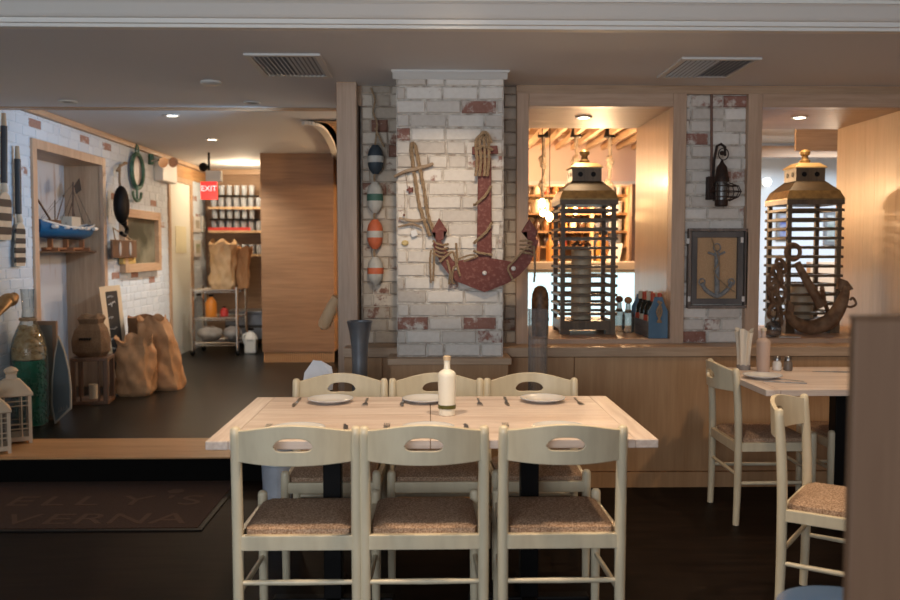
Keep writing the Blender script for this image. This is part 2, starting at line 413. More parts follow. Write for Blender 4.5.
# curved cove in the entry ceiling beside the post
bm = BM(); arc = [PZ(x, y, CE - .012) for x, y in spline([(300, 118), (313, 121), (322, 127), (329, 138), (333, 148), (336, 158)], 4) ] if False else None
cv = [PZ(p.x, p.y, CE - .01) for p in spline([Vector((303, 121, 0)), Vector((315, 122.5, 0)), Vector((323, 128, 0)), Vector((330, 139, 0)), Vector((334, 150, 0)), Vector((336, 160, 0))], 5)]
for i in range(len(cv) - 1):
    d = (cv[i + 1] - cv[i]).normalized(); nrm = Vector((-d.y, d.x, 0)) * .03
    prism(bm, [cv[i] - nrm, cv[i + 1] - nrm, cv[i + 1] + nrm, cv[i] + nrm], (0, 0, -.03))
obj('trim_5', bm, M['whitepaint'], kind='structure')
bm = BM(); cx = [p + Vector((.09, -.02, 0)) for p in cv]
prism(bm, cx + [Vector((-.45, cx[-1].y, CE - .01)), Vector((-.45, cx[0].y, CE - .01))], (0, 0, -.008)); obj('trim_6', bm, M['reveal'], kind='structure')

# --- pillar
XL = PY(396.5, 200, 4.9).x; XR = PY(503.5, 200, 4.9).x
PW = XR - XL
def uz(px, py): p = PY(px, py, 4.9); return (p.x - XL, p.z - .80)
reds = [uz(462, 103) + (.27,), uz(400, 128) + (.26,), uz(411, 326) + (.28,), uz(492, 336) + (.24,), uz(474, 167) + (.26,), uz(437, 327) + (.0,), uz(405, 221) + (.22,)]
bricks('wall_pillar', (XL, 4.90, .80), (1, 0, 0), (0, -1, 0), PW, SOF - .80, M['brick'], M['mortar'], reds=reds, seed=5, redp=.02, rel=.009, worn=.035)
S('wall_pillar_core', (XL + .004, XR - .004, 4.93, 5.40, 0, SOF), M['mortar'])
bm = BM()
for x0, x1 in ((XL - .012, XR + .012),):
    prism(bm, [(x0 - .006, y, z) for y, z in ((4.90, SOF - .044), (4.888, SOF - .044), (4.878, SOF - .034), (4.862, SOF - .014), (4.86, SOF), (4.90, SOF))], (x1 - x0 + .012, 0, 0))
    box(bm, XL - .024, XR + .028, 4.85, 5.0, SOF - .012, SOF)
obj('trim_7', bm, M['whitepaint'], kind='structure')
# plinth box under the pillar with its ledge
L0 = PY(391, 380, 4.84).x; L1 = PY(508, 380, 4.84).x
S('wall_pillar_base', (L0, L1, 4.84, 5.3, 0, .765), M['panel'])
S('trim_8', (L0 - .018, L1 + .018, 4.815, 5.2, .765, .80), M['oakX'], .003)

# --- bench panelling along the wall
xs0 = -.50
S('wall_back', (xs0, 3.6, 5.10, 5.9, 0, .775), M['panel'])
seam = PY(574, 400, 5.08).x
bm = BM()
for a, b in ((xs0, -.28), (L1 + .002, seam - .002), (seam + .002, seam + 1.25), (seam + 1.254, 3.6)):
    box(bm, a, b, 5.082, 5.10, .095, .772)
obj('wall_back_panel', bm, M['panel'], kind='structure', bevel=.0015)
S('baseboard_back', (xs0, 3.6, 5.07, 5.10, 0, .09), M['panel'])
S('trim_9', (xs0, 3.6, 5.06, 5.3, .777, .833), M['oakX'], .003)
# --- thick wall: piers and header
w1l = PY(528.5, 200, YW).x; w1r = PY(672, 200, YW).x; w2l = PY(761, 200, YW).x; w2r = PY(836, 200, YB).x
zt = PY(600, 106.5, YW).z; zs = PY(600, 339, YW).z
print('win', w1l, w1r, w2l, w2r, zt, zs)
S('wall_back_lower', (xs0, 3.6, 5.30, YB, 0, zs - .03), M['panel'])
S('wall_back_header', (xs0, 3.6, YW + .07, YB, zt + .012, SOF + .1), M['oakX'])
S('wall_back_pier', (-.42, w1l - .012, YW + .10, YB, .7, zt + .012), M['mortar'])
S('wall_back_pier', (w1r + .012, w2l - .012, YW + .10, YB, .7, zt + .012), M['mortar'])
S('wall_back_pier', (w2r + .012, 3.6, YW, YB, .7, zt + .012), M['oakZ'])
# brick facing
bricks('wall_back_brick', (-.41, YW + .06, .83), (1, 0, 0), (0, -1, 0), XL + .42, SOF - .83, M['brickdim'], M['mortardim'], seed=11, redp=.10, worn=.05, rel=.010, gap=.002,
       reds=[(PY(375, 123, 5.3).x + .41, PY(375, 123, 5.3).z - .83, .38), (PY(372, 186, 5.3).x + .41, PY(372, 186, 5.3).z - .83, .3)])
fl = PY(516.5, 200, YW).x
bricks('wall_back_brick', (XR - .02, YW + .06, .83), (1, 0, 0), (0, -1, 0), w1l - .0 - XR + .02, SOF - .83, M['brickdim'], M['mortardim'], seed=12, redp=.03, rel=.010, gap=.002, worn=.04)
b0 = PY(685.5, 200, YW).x; b1 = PY(747, 200, YW).x
r = lambda x, y, s: (PY(x, y, 5.32).x - b0 + .02, PY(x, y, 5.32).z - .83, s)
bricks('wall_back_brick', (b0 - .02, YW + .05, .83), (1, 0, 0), (0, -1, 0), b1 - b0 + .04, SOF - .83, M['brick'], M['mortar'], seed=21, redp=.04, rel=.012, worn=.03,
       reds=[r(690, 142, .3), r(726, 105, .3), r(737, 177, .3), r(696, 339, .36), r(741, 212, .25)])
# post at the end of the wall
S('wall_back_post', (PY(337, 200, 5.2).x, PY(357, 200, 5.2).x, 5.2, YB, 0, SOF), M['frame'], .004)
# window surrounds
def surround(n, xl, xr, fw_l, fw_r, top_o):
    t = thing('window_%d' % n, 'x', 'window', (xl, YW, zs)); del t['label']; del t['category']; t['kind'] = 'structure'
    zo = PY(600, top_o, YW).z
    bm = BM(); box(bm, xl - fw_l, xl, YW, YW + .09, zs - .055, zo); obj('window_frame', bm, M['frame'], t, bevel=.003)
    if fw_r:
        bm = BM(); box(bm, xr, xr + fw_r, YW, YW + .09, zs - .055, zo); obj('window_frame', bm, M['frame'], t, bevel=.003)
    bm = BM(); box(bm, xl + .0005, xr - .0005, YW, YW + .09, zt, zo); obj('window_head', bm, M['frameX'], t, bevel=.003)
    bm = BM(); planks(bm, xl, xr, YW + .001, YB, zs - .03, zs, 'Y', 6, .0015); obj('window_sill', bm, M['frameX'], t)
    bm = BM(); planks(bm, xl, xr, YW + .092, YB, zt, zt + .012, 'Y', 9, .002); obj('reveal_ceiling', bm, M['revealX'], t)
    bm = BM(); planks(bm, xl - .012, xl, YW + .092, YB, zs, zt, 'Y', 7, .0015); obj('reveal_side', bm, M['reveal'], t)
    bm = BM(); planks(bm, xr, xr + .012, YW + .092 if fw_r else YW, YB, zs, zt, 'Y', 7, .0015); obj('reveal_side', bm, M['reveal'], t)
    return t
surround(1, w1l, w1r, w1l - fl, PY(685.5, 200, YW).x - w1r, 93)
surround(2, w2l, w2r, w2l - b1, .0, 93)
S('trim_10', (fl, 3.6, YW - .004, YW + .03, zs - .055, zs - .0305), M['oakX'], .003)
S('trim_11', (fl, 3.6, YW + .02, YW + .06, PY(600, 93, YW).z + .001, SOF), M['oakX'])
for px in (583.7, 799.7):
    q = PZ(px, 116.8, zt); c = Vector((q.x, q.y, zt))
    t = thing('recessed_light', 'round recessed downlight in the head of the %s window opening' % ('first' if px < 700 else 'second'), 'light', c - Vector((0, 0, .012)))
    bm = BM(); shell(bm, [(.036, .011), (.052, .011), (.055, .006), (.052, .002), (.038, .004), (.036, .011)], c - Vector((0, 0, .012)), 24); obj('trim_ring', bm, M['whitepaint'], t, smooth=True)
    bm = BM(); lathe(bm, [(.035, .005), (.035, .010)], c - Vector((0, 0, .012)), 20); obj('lens', bm, M['lamp'], t)
    spot('reveal_downlight', c - Vector((0, 0, .03)), 13, WARM, 130, .6, .03)

# --- left wall with its niche
def yl(px): return PX(px, 200, WL).y
def zl(px, py): return PX(px, py, WL).z
nf0, nf1 = yl(31), yl(104)
nz = zl(31, 138)
LY0 = 3.0; LY1 = 12.0
fwid = .075
drx0, drx1 = yl(169), yl(190)
drz = zl(170, 180)
holes = [(nf0 - LY0 + .01, nf1 - LY0 - .01, 0, nz - F1 - .01), (drx0 - LY0 - .03, drx1 - LY0 + .03, 0, drz - F1 + .03)]
print('niche', nf0, nf1, nz, 'door', drx0, drx1, drz)
def lr(px, py, s): p = PX(px, py, WL); return (p.y - LY0, p.z - F1, s)
lreds = [lr(40, 121, .36), lr(81, 142, .33), lr(107, 143, .33), lr(113, 198, .36), lr(154, 205, .36), lr(115, 272, .38), lr(134, 277, .38), lr(153, 283, .37), lr(161, 257, .25), lr(162, 226, .25), lr(158, 260, .24), lr(25, 172, .25),
         lr(195, 200, .3), lr(200, 215, .3)]
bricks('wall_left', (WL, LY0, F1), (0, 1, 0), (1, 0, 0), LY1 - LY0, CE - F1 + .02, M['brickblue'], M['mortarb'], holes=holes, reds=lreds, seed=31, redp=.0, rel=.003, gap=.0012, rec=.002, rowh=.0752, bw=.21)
M['planksnich'] = plain('limewashed_plank', (.62, .66, .72), .7, c2=(.40, .30, .26), scale=5, stretch=(1, 3, .6), lo=.55, hi=.8)
nd = .33
S('wall_niche', (WL - nd - .02, WL - nd, nf0, nf1, F1, nz), M['planksnich'])
S('wall_niche_side', (WL - nd, WL - .012, nf1 - fwid, nf1 - fwid + .03, F1, nz - fwid), M['oakZ'])
S('wall_niche_side', (WL - nd, WL - .012, nf0 + fwid - .03, nf0 + fwid, F1, nz - fwid), M['oakZ'])
S('wall_niche_top', (WL - nd, WL - .012, nf0 + fwid - .03, nf1 - fwid + .03, nz - fwid, nz - fwid + .03), M['oakY'])
bm = BM()
box(bm, WL - .02, WL + .022, nf0, nf0 + fwid, F1, nz)
box(bm, WL - .02, WL + .022, nf1 - fwid, nf1, F1, nz)
box(bm, WL - .02, WL + .022, nf0 + fwid, nf1 - fwid, nz - fwid, nz)
obj('trim_12', bm, M['frame'], kind='structure', bevel=.004)
S('trim_13', (WL, WL + .05, LY0 + 3.25, LY1, CE - .05, CE), M['oakY'], .01)
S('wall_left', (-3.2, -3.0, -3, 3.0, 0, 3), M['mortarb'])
S('wall_right', (3.6, 3.7, -3, YB, 0, 3), M['panel'])
# door on the left wall
t = thing('door_1', 'x', 'door', (WL, drx0, F1)); del t['label']; del t['category']; t['kind'] = 'structure'
M['door'] = plain('pale_green_door', (.86, .88, .80), .35)
bm = BM(); box(bm, WL - .04, WL - .005, drx0, drx1, F1 + .005, drz); obj('door_leaf', bm, M['door'], t)
bm = BM()
box(bm, WL - .03, WL + .02, drx0 - .06, drx0, F1, drz + .06); box(bm, WL - .03, WL + .02, drx1, drx1 + .06, F1, drz + .06); box(bm, WL - .03, WL + .02, drx0, drx1, drz, drz + .06)
obj('door_frame', bm, M['oakZ'], t)
bm = BM(); p = PX(181, 238, WL); box(bm, WL - .005, WL + .002, p.y - .22, p.y + .22, p.z - .18, p.z + .14); obj('door_notice', bm, plain('notice_paper', (.78, .76, .55), .7), t)
# wood board over the door
S('trim_14', (WL - .01, WL + .015, drx0 - .15, LY1, drz + .062, CE - .055), wood('knotty_pine', (.40, .20, .08), (.62, .38, .18), 'Y', .5, .8))
# alcove
YA = 11.8
S('wall_alcove', (WL - .1, -.2, YA, YA + .1, F1, CE), wood('alcove_wood', (.26, .16, .09), (.36, .23, .14), 'X', .6))
S('trim_15', (WL, -1.8, YA - .05, YA, CE - .07, CE), M['oakX'])
# wood clad block right of the alcove
pl = PY(260.5, 200, 9.8).x; pr = PY(333.5, 200, 9.8).x
S('wall_entry', (pl, pr, 9.8, YA, F1 + .12, CE), M['entrypanel'])
bm = BM(); planks(bm, pl + .01, pr - .01, 9.81, 9.9, F1, F1 + .117, 'X', 34, .008); obj('baseboard_entry', bm, M['treadw'], kind='structure')
# bar room shell
S('wall_bar', (-.9, 3.0, 10.6, 10.7, F1, 2.6), wood('bar_back_wood', (.55, .32, .13), (.72, .46, .22), 'X', .4))
S('ceiling', (-.4, 5.6, YB, 12.2, 2.62, 2.7), plain('bar_ceiling', (.85, .68, .52), .7))
S('wall_bar_bulkhead', (-.9, 2.95, 9.5, 10.6, 2.13, 2.61), plain('blush_bulkhead', (.80, .62, .54), .7))
S('trim_16', (-.9, 2.95, 9.44, 9.5, 2.10, 2.14), M['whitepaint'])
bm = BM(); x = .2
while x < 3.0:
    box(bm, x, x + .038, YB + .05, 9.5, 2.48, 2.53); x += .165
obj('trim_17', bm, wood('slat_timber', (.52, .33, .18), (.70, .48, .29), 'Y', .6), kind='structure')
S('trim_18', (.1, 3.0, 8.7, 9.0, 2.54, 2.61), M['oakX'])
# pale side room seen through the second window
S('wall_side_room', (3.05, 5.6, 10.0, 10.1, F1, 2.7), plain('pale_blue_plaster', (.62, .70, .78), .8))
S('trim_19', (2.95, 5.6, 9.3, 9.42, PY(780, 157, 9.3).z, PY(780, 146, 9.3).z), M['oakX'])
S('trim_20', (PY(796, 140, 7.4).x, 4.2, 7.4, 7.43, PY(820, 151, 7.4).z, 2.62), M['oakX'])
S('wall_side_room_lower', (PY(808, 200, 9.0).x, 5.6, 8.9, 9.0, F1, PY(820, 262, 9.0).z), plain('beige_plaster', (.66, .50, .36), .8))
# ================================================================ DINING ROOM OBJECTS
# --- air vents in the soffit
def vent(x0, x1, y0, y1, label):
    z = SOF; t = thing('ceiling_vent', label, 'vent', ((x0 + x1) / 2, (y0 + y1) / 2, z - .012))
    bm = BM(); f = .03
    box(bm, x0, x1, y0, y0 + f, z - .012, z); box(bm, x0, x1, y1 - f, y1, z - .012, z); box(bm, x0, x0 + f, y0 + f, y1 - f, z - .012, z); box(bm, x1 - f, x1, y0 + f, y1 - f, z - .012, z)
    obj('frame', bm, M['whitepaint'], t, bevel=.002)
    bm = BM(); box(bm, x0 + f, x1 - f, y0 + f, y1 - f, z - .002, z); obj('backing', bm, plain('vent_shadow_grey', (.26, .30, .36), .7), t)
    n = 14
    for i in range(n):
        x = x0 + f + (x1 - x0 - 2 * f) * (i + .5) / n; bm = BM()
        v = box(bm, x - .0015, x + .010, y0 + f, y1 - f, z - .0105, z - .009)
        bmesh.ops.rotate(bm, verts=v, cent=(x, 0, z - .010), matrix=Matrix.Rotation(math.radians(28 if i < n / 2 else -28), 3, 'Y'))
        obj('slat', bm, plain('vent_slat_paint', (.50, .56, .64), .5) if i == 0 else bpy.data.materials['vent_slat_paint'], t)
vent(PZ(243, 53, SOF).x, PZ(320, 53, SOF).x, PZ(243, 53, SOF).y, PZ(300, 75.5, SOF).y, 'white square air vent in the soffit above the left of the brick pillar')
vent(PZ(682, 57, SOF).x, PZ(763, 57, SOF).x, PZ(700, 57, SOF).y, PZ(700, 76.5, SOF).y, 'white square air vent in the soffit above the wall lantern')
def disc(px, py, z, r, label, name='smoke_detector', cat='detector', lit=False):
    p = PZ(px, py, z)
    t = thing(name, label, cat, (p.x, p.y, z - .02))
    bm = BM()
    if name == 'smoke_detector': lathe(bm, [(r, .02), (r, .008), (r * .8, .001), (0, 0)], (p.x, p.y, z - .02), 24); obj('body', bm, M['whitepaint'], t, smooth=True)
    else:
        shell(bm, [(r * .72, .019), (r, .019), (r * 1.02, .012), (r * .95, .008), (r * .72, .014), (r * .72, .019)], (p.x, p.y, z - .02), 24); obj('trim_ring', bm, M['whitepaint'], t, smooth=True)
        bm = BM(); lathe(bm, [(r * .7, .015), (r * .7, .019)], (p.x, p.y, z - .02), 20); obj('lens', bm, M['lamp'] if lit else plain('unlit_lens', (.30, .27, .23), .4), t)
disc(211, 81.5, SOF, .06, 'white round smoke detector on the soffit left of the vent')
disc(68, 101, SOF, .06, 'unlit recessed ceiling light at the far left of the soffit', 'recessed_light', 'light')
disc(252, 102, SOF, .055, 'unlit recessed ceiling light on the soffit near the oak post', 'recessed_light', 'light')
disc(172, 115, CE, .055, 'lit recessed light in the entry ceiling, nearer one', 'recessed_light', 'light', True)
disc(212, 139, CE, .06, 'lit recessed light in the entry ceiling, farther one', 'recessed_light', 'light', True)

# --- main table
TZ = .75; tx0, tx1 = -.765, .785; ty0, ty1 = 2.96, 3.86
t = thing('dining_table', 'long bleached plank dining table in the middle with six cream chairs', 'table', (0, 3.41, 0))
bm = BM(); planks(bm, tx0 + .078, 0.0, ty0, ty1, TZ - .03, TZ, 'Y', 6, .0015); planks(bm, .002, tx1 - .078, ty0, ty1, TZ - .03, TZ, 'Y', 6, .0015)
top = obj('tabletop', bm, M['tabletop'], t, bevel=.002)
bm = BM(); box(bm, tx0, tx0 + .0765, ty0, ty1, TZ - .03, TZ); obj('end_board', bm, M['tabletopY'], t, bevel=.003)
bm = BM(); box(bm, tx1 - .0765, tx1, ty0, ty1, TZ - .03, TZ); obj('end_board', bm, M['tabletopY'], t, bevel=.003)
for cx in (PY(333, 480, 3.41).x, PY(529, 480, 3.41).x):
    bm = BM(); box(bm, cx - .035, cx + .035, 3.375, 3.445, .03, TZ - .045); obj('pedestal', bm, M['black'], t, bevel=.004)
    bm = BM(); box(bm, cx - .2, cx + .2, 3.2, 3.62, TZ - .045, TZ - .031); obj('top_plate', bm, M['black'], t)
    bm = BM(); box(bm, cx - .24, cx + .24, 3.38, 3.44, .0, .03); box(bm, cx - .03, cx + .03, 3.14, 3.68, .0, .03); obj('foot', bm, M['black'], t, bevel=.008)

# --- chairs
def chair_proto():
    t = thing('dining_chair', 'x', 'chair')
    W2 = .2035; m = M['cream']
    def dome(z, r): return [(z + .0, r), (z + r * .5, r * .92), (z + r * .85, r * .6), (z + r, r * .02)]
    for s in (-1, 1):
        pts = [(0.0, -.205, .0165), (.2, -.20, .0185), (.45, -.20, .0195), (.62, -.206, .019), (.775, -.218, .018)]
        sm = spline([Vector((a, b, c)) for a, b, c in pts], 4)
        P = [Vector((s * W2, p.y, p.x)) for p in sm]; R = [p.z for p in sm]
        for z, r in dome(.775, .018)[1:]: P.append(Vector((s * W2, -.218 - (z - .775) * .08, z + .012))); R.append(max(r, .0006))
        bm = BM(); tube(bm, P, R, 14); obj('leg', bm, m, t, smooth=True, w=False, label='tall rear leg rising into the back post')
        bm = BM(); P = [Vector((s * .192, .187, z)) for z in (0, .2, .40, .455)]; R = [.016, .018, .019, .0185]
        for z, r in dome(.455, .0185)[1:]: P.append(Vector((s * .192, .187, z))); R.append(max(r, .0006))
        tube(bm, P, R, 14); obj('leg', bm, m, t, smooth=True, w=False, label='short front leg with a domed top')
    bm = BM()
    box(bm, -W2, W2, -.213, -.190, .372, .424); box(bm, -.192, .192, .178, .200, .378, .424)
    for s in (-1, 1):
        v = [(s * W2, -.2), (s * .192, .187)]
        a, b = Vector((*v[0], .378)), Vector((*v[1], .378))
        prism(bm, [a + Vector((-.011, 0, 0)), a + Vector((.011, 0, 0)), b + Vector((.011, 0, 0)), b + Vector((-.011, 0, 0))], (0, 0, .046))
    obj('seat_frame', bm, m, t, bevel=.003, w=False)
    # padded woven seat
    bm = BM(); n = 10; g = []
    for lay in range(2):
        G = []
        for j in range(n + 1):
            R = []
            for i in range(n + 1):
                u = i / n * 2 - 1; v = j / n * 2 - 1
                wx = .186 - .005 * (v + 1) / 2
                x = u * wx; y = -.007 + v * .183
                if abs(u) > .99 and abs(v) > .8: x *= .94
                if abs(v) > .99 and abs(u) > .8: y *= .96
                e = max(abs(u), abs(v)); z = .452 + .006 * (1 - e * e) - (.012 if e > .99 else 0) if lay else .418
                R.append(bm.verts.new((x, y, z)))
            G.append(R)
        g.append(G)
        for j in range(n):
            for i in range(n):
                q = (G[j][i], G[j][i + 1], G[j + 1][i + 1], G[j + 1][i]); bm.faces.new(q if lay else q[::-1])
    rim = [(0, i) for i in range(n)] + [(j, n) for j in range(n)] + [(n, n - i) for i in range(n)] + [(n - j, 0) for j in range(n)]
    for k in range(len(rim)):
        a, b = rim[k], rim[(k + 1) % len(rim)]
        bm.faces.new((g[0][a[0]][a[1]], g[0][b[0]][b[1]], g[1][b[0]][b[1]], g[1][a[0]][a[1]]))
    obj('seat', bm, M['seat'], t, smooth=True, w=False)
    # bowed backrest with a hand hole
    bm = BM(); N = 60; hw = .064; rows = []
    yb = lambda u, z: -.203 - (z - .5) * .045 - .068 * (1 - u * u) ** 1.0
    for i in range(N + 1):
        u = i / N * 2 - 1; x = u * (W2 - .004)
        top = .790 + .030 * (1 - u * u) ** 1.5; bot = .684 - .002 * (1 - u * u)
        hz = .747
        if abs(x) < hw:
            k = abs(x) / hw; half = .0235 * math.sqrt(max(0, 1 - k ** 3.2)); bump = .009 * (1 - k * k) ; arch = .005 * (1 - k * k)
            hb, ht = hz - half + bump, hz + half + arch
            if half < .002: hb = ht = hz
        else: hb = ht = hz
        rows.append((x, u, (bot, hb, ht, top)))
    V = [[[bm.verts.new((x, yb(u, z) + (off), z)) for z in zz] for x, u, zz in rows] for off in (-.009, .009)]
    for s in (0, 1):
        for i in range(N):
            for b in range(3):
                q = [V[s][i][b], V[s][i + 1][b], V[s][i + 1][b + 1], V[s][i][b + 1]]
                if b == 1: continue
                bm.faces.new(q)
    hole = [i for i in range(N + 1) if rows[i][2][2] - rows[i][2][1] > 1e-5]
    for i in range(N):
        bm.faces.new((V[0][i][0], V[0][i + 1][0], V[1][i + 1][0], V[1][i][0]))
        bm.faces.new((V[0][i][3], V[0][i + 1][3], V[1][i + 1][3], V[1][i][3]))
        if i in hole or i + 1 in hole:
            for b in (1, 2): bm.faces.new((V[0][i][b], V[0][i + 1][b], V[1][i + 1][b], V[1][i][b]))
    for i in (0, N):
        for b in (0, 2): bm.faces.new((V[0][i][b], V[0][i][b + 1], V[1][i][b + 1], V[1][i][b]))
    bmesh.ops.remove_doubles(bm, verts=bm.verts, dist=.0001)
    obj('backrest', bm, m, t, smooth=True, w=False, bevel=.0025)
    for (x0, y0, x1, y1, z0, z1) in ((-W2, -.2, W2, -.2, .257, .257), (-.192, .187, .192, .187, .27, .27), (-W2, -.2, -.192, .187, .215, .215), (W2, -.2, .192, .187, .215, .215)):
        bm = BM(); a, b = Vector((x0, y0, z0)), Vector((x1, y1, z1)); tube(bm, [a, a.lerp(b, .5), b], [.0085, .0105, .0085], 10); obj('stretcher', bm, m, t, smooth=True, w=False)
    return t
ch = chair_proto()
spec = []
G1 = 'cream chairs around the long table'; G2 = 'cream chairs at the corner table'
near = [(PY(295.5, 500, 2.93).x, 'left'), (PY(424.3, 500, 2.93).x, 'middle'), (PY(563.5, 500, 2.93).x, 'right')]
for x, n_ in near:
    spec.append((x, 3.165, 0, 'cream chair at the near side of the long table, %s of three' % n_, G1))
for px, n_ in ((340.5, 'left'), (436.3, 'middle'), (530.5, 'right')):
    x = PY(px, 390, 4.06).x
    spec.append((x, 3.835, PI, 'cream chair at the far side of the long table, %s of three' % n_, G1))
A0, A1 = Vector((PY(736.5, 400, 4.43).x, 4.43)), Vector((PY(708.5, 400, 4.86).x, 4.86))
mid = (A0 + A1) / 2
spec.append((mid.x + .19, mid.y - .085, -PI / 2, 'cream chair at the left end of the corner table, facing right', G2))
B0 = PY(779, 409, 3.30); B1 = PY(803, 395.6, 3.62)
d = Vector((B1.x - B0.x, B1.y - B0.y)).normalized(); f = Vector((d.y, -d.x)); c = Vector(((B0.x + B1.x) / 2 - .022, (B0.y + B1.y) / 2 - .055)) + f * .22
ang = math.atan2(f.y, f.x) - PI / 2
spec.append((c.x, c.y, ang, 'nearest cream chair beside the wooden partition, turned at an angle', G2))
spec.append((PY(835, 460, 4.42).x + .165, 4.42 + .19, PI / 2, 'cream chair beyond the partition, half hidden at the right of the corner table', G2))
for i, (x, y, rz, lab, g) in enumerate(spec):
    if i == 0: ch.location = (x, y, 0); ch.rotation_euler = (0, 0, rz); ch['label'] = lab; ch['group'] = g
    else: dup(ch, (x, y, 0), rz, lab, g)

# --- tableware
def plate_proto():
    t = thing('dinner_plate', 'x', 'plate')
    bm = BM(); lathe(bm, [(.0, .003), (.045, .002), (.05, 0), (.056, .001), (.062, .006), (.094, .015), (.0965, .0165), (.0955, .0185), (.090, .0175), (.064, .0095), (.058, .006), (0, .006)], seg=40)
    obj('dish', bm, M['pot'], t, smooth=True, w=False)
    bm = BM(); tube(bm, [(math.cos(a) * .0955, math.sin(a) * .0955, .0175) for a in [2 * PI * k / 40 for k in range(40)]], .0022, 6, closed=True)
    obj('rim', bm, plain('grey_glaze', (.50, .52, .56), .3), t, smooth=True, w=False)
    return t
pp = plate_proto(); GP = 'plates on the long table'
pl_ = [(PY(331, 401, 3.74).x, 3.72, 'white plate on the far side of the long table, before the left chair'),
       (PY(425, 400, 3.74).x, 3.72, 'white plate on the far side of the long table, behind the oil bottle'),
       (PY(542, 400, 3.74).x, 3.72, 'white plate on the far side of the long table, before the right chair'),
       (PY(300, 427, 3.15).x, 3.10, 'white plate on the near side of the long table, left place'),
       (PY(428, 427, 3.15).x, 3.10, 'white plate on the near side of the long table, middle place'),
       (PY(557, 427, 3.15).x, 3.10, 'white plate on the near side of the long table, right place')]
for i, (x, y, lab) in enumerate(pl_):
    if i == 0: pp.location = (x, y, TZ); pp['label'] = lab; pp['group'] = GP
    else: dup(pp, (x, y, TZ), 0, lab, GP)
def fork_proto():
    t = thing('dinner_fork', 'x', 'fork')
    bm = BM(); prism(bm, [(-.0035, -.09, .002), (.0035, -.09, .002), (.005, -.085, .002), (.0025, .02, .004), (-.0025, .02, .004), (-.005, -.085, .002)], (0, 0, .002)); obj('handle', bm, M['steel'], t, w=False)
    bm = BM(); prism(bm, [(-.003, .02, .004), (.003, .02, .004), (.011, .045, .002), (.011, .055, .002), (-.011, .055, .002), (-.011, .045, .002)], (0, 0, .002))
    for k in range(4):
        x = -.0095 + k * .0063
        prism(bm, [(x - .0014, .055, .002), (x + .0014, .055, .002), (x + .001, .098, .004), (x - .001, .098, .004)], (0, 0, .002))
    obj('tines', bm, M['steel'], t, w=False)
    return t
def knife_proto():
    t = thing('table_knife', 'x', 'knife')
    bm = BM(); prism(bm, [(-.004, -.10, .001), (.004, -.10, .001), (.006, -.09, .001), (.005, 0, .001), (-.005, 0, .001), (-.006, -.09, .001)], (0, 0, .005)); obj('handle', bm, M['steel'], t, bevel=.001, w=False)
    bm = BM(); prism(bm, [(-.005, 0, .002), (.005, 0, .002), (.011, .02, .002), (.011, .07, .002), (.002, .105, .002), (-.005, .10, .002)], (0, 0, .002)); obj('blade', bm, M['steel'], t, w=False)
    return t
fk, kn = fork_proto(), knife_proto(); GF = 'forks on the long table'; GK = 'knives on the long table'
fs = [(265, 427, 3.14, 0, 'fork beside the near left plate'), (386, 426, 3.14, 0, 'fork beside the near middle plate'), (507, 424, 3.14, 0, 'fork beside the near right plate'),
      (366, 402, 3.71, PI, 'fork beside the far left plate'), (479, 401, 3.71, PI, 'fork beside the far middle plate, right of the oil bottle'), (578, 401, 3.71, PI, 'fork beside the far right plate')]
ks = [(345, 427, 3.13, .1, 'knife beside the near left plate, behind a chair post'), (466, 427, 3.13, 0, 'knife beside the near middle plate'), (597, 428, 3.12, .5, 'knife beside the near right plate'),
      (297, 402, 3.71, PI, 'knife beside the far left plate'), (403, 402, 3.71, PI, 'knife beside the far middle plate, left of the oil bottle'), (506.5, 401, 3.71, PI, 'knife beside the far right plate')]
for lst, pr_, g in ((fs, fk, GF), (ks, kn, GK)):
    for i, (px, py, y, rz, lab) in enumerate(lst):
        x = PY(px, py, y).x; lab = 'steel ' + lab + ' on the long table'
        if i == 0: pr_.location = (x, y, TZ); pr_.rotation_euler.z = rz; pr_['label'] = lab; pr_['group'] = g
        else: dup(pr_, (x, y, TZ), rz, lab, g)
# oil bottle
def oil_bottle(loc, mb, mn, label, band=None, s=1):
    t = thing('oil_bottle', label, 'bottle', loc)
    c = loc
    bm = BM(); lathe(bm, [(.030 * s, 0), (.033 * s, .003), (.036 * s, .155 * s), (.035 * s, .166 * s), (.028 * s, .174 * s), (.014 * s, .182 * s), (.0125 * s, .190 * s), (.0125 * s, .222 * s)], c, 28); obj('body', bm, mb, t, smooth=True)
    bm = BM(); lathe(bm, [(.0148 * s, .218 * s), (.0148 * s, .232 * s), (.012 * s, .235 * s)], c, 20); obj('cap', bm, mn, t, smooth=True)
    if band: bm = BM(); shell(bm, [(.0345 * s, .028 * s), (.0355 * s, .028 * s), (.0358 * s, .043 * s), (.0348 * s, .043 * s)], c, 28); obj('band', bm, band, t, smooth=True)
    return t
M['milk'] = plain('frosted_white_glass', (.86, .82, .70), .3, coat=.3)
oil_bottle(Vector((PY(447, 412, 3.42).x, 3.42, TZ)), M['milk'], plain('tan_cap', (.60, .46, .30), .5), 'white frosted oil bottle with a dark green band on the long table', plain('olive_band', (.09, .09, .015), .3))

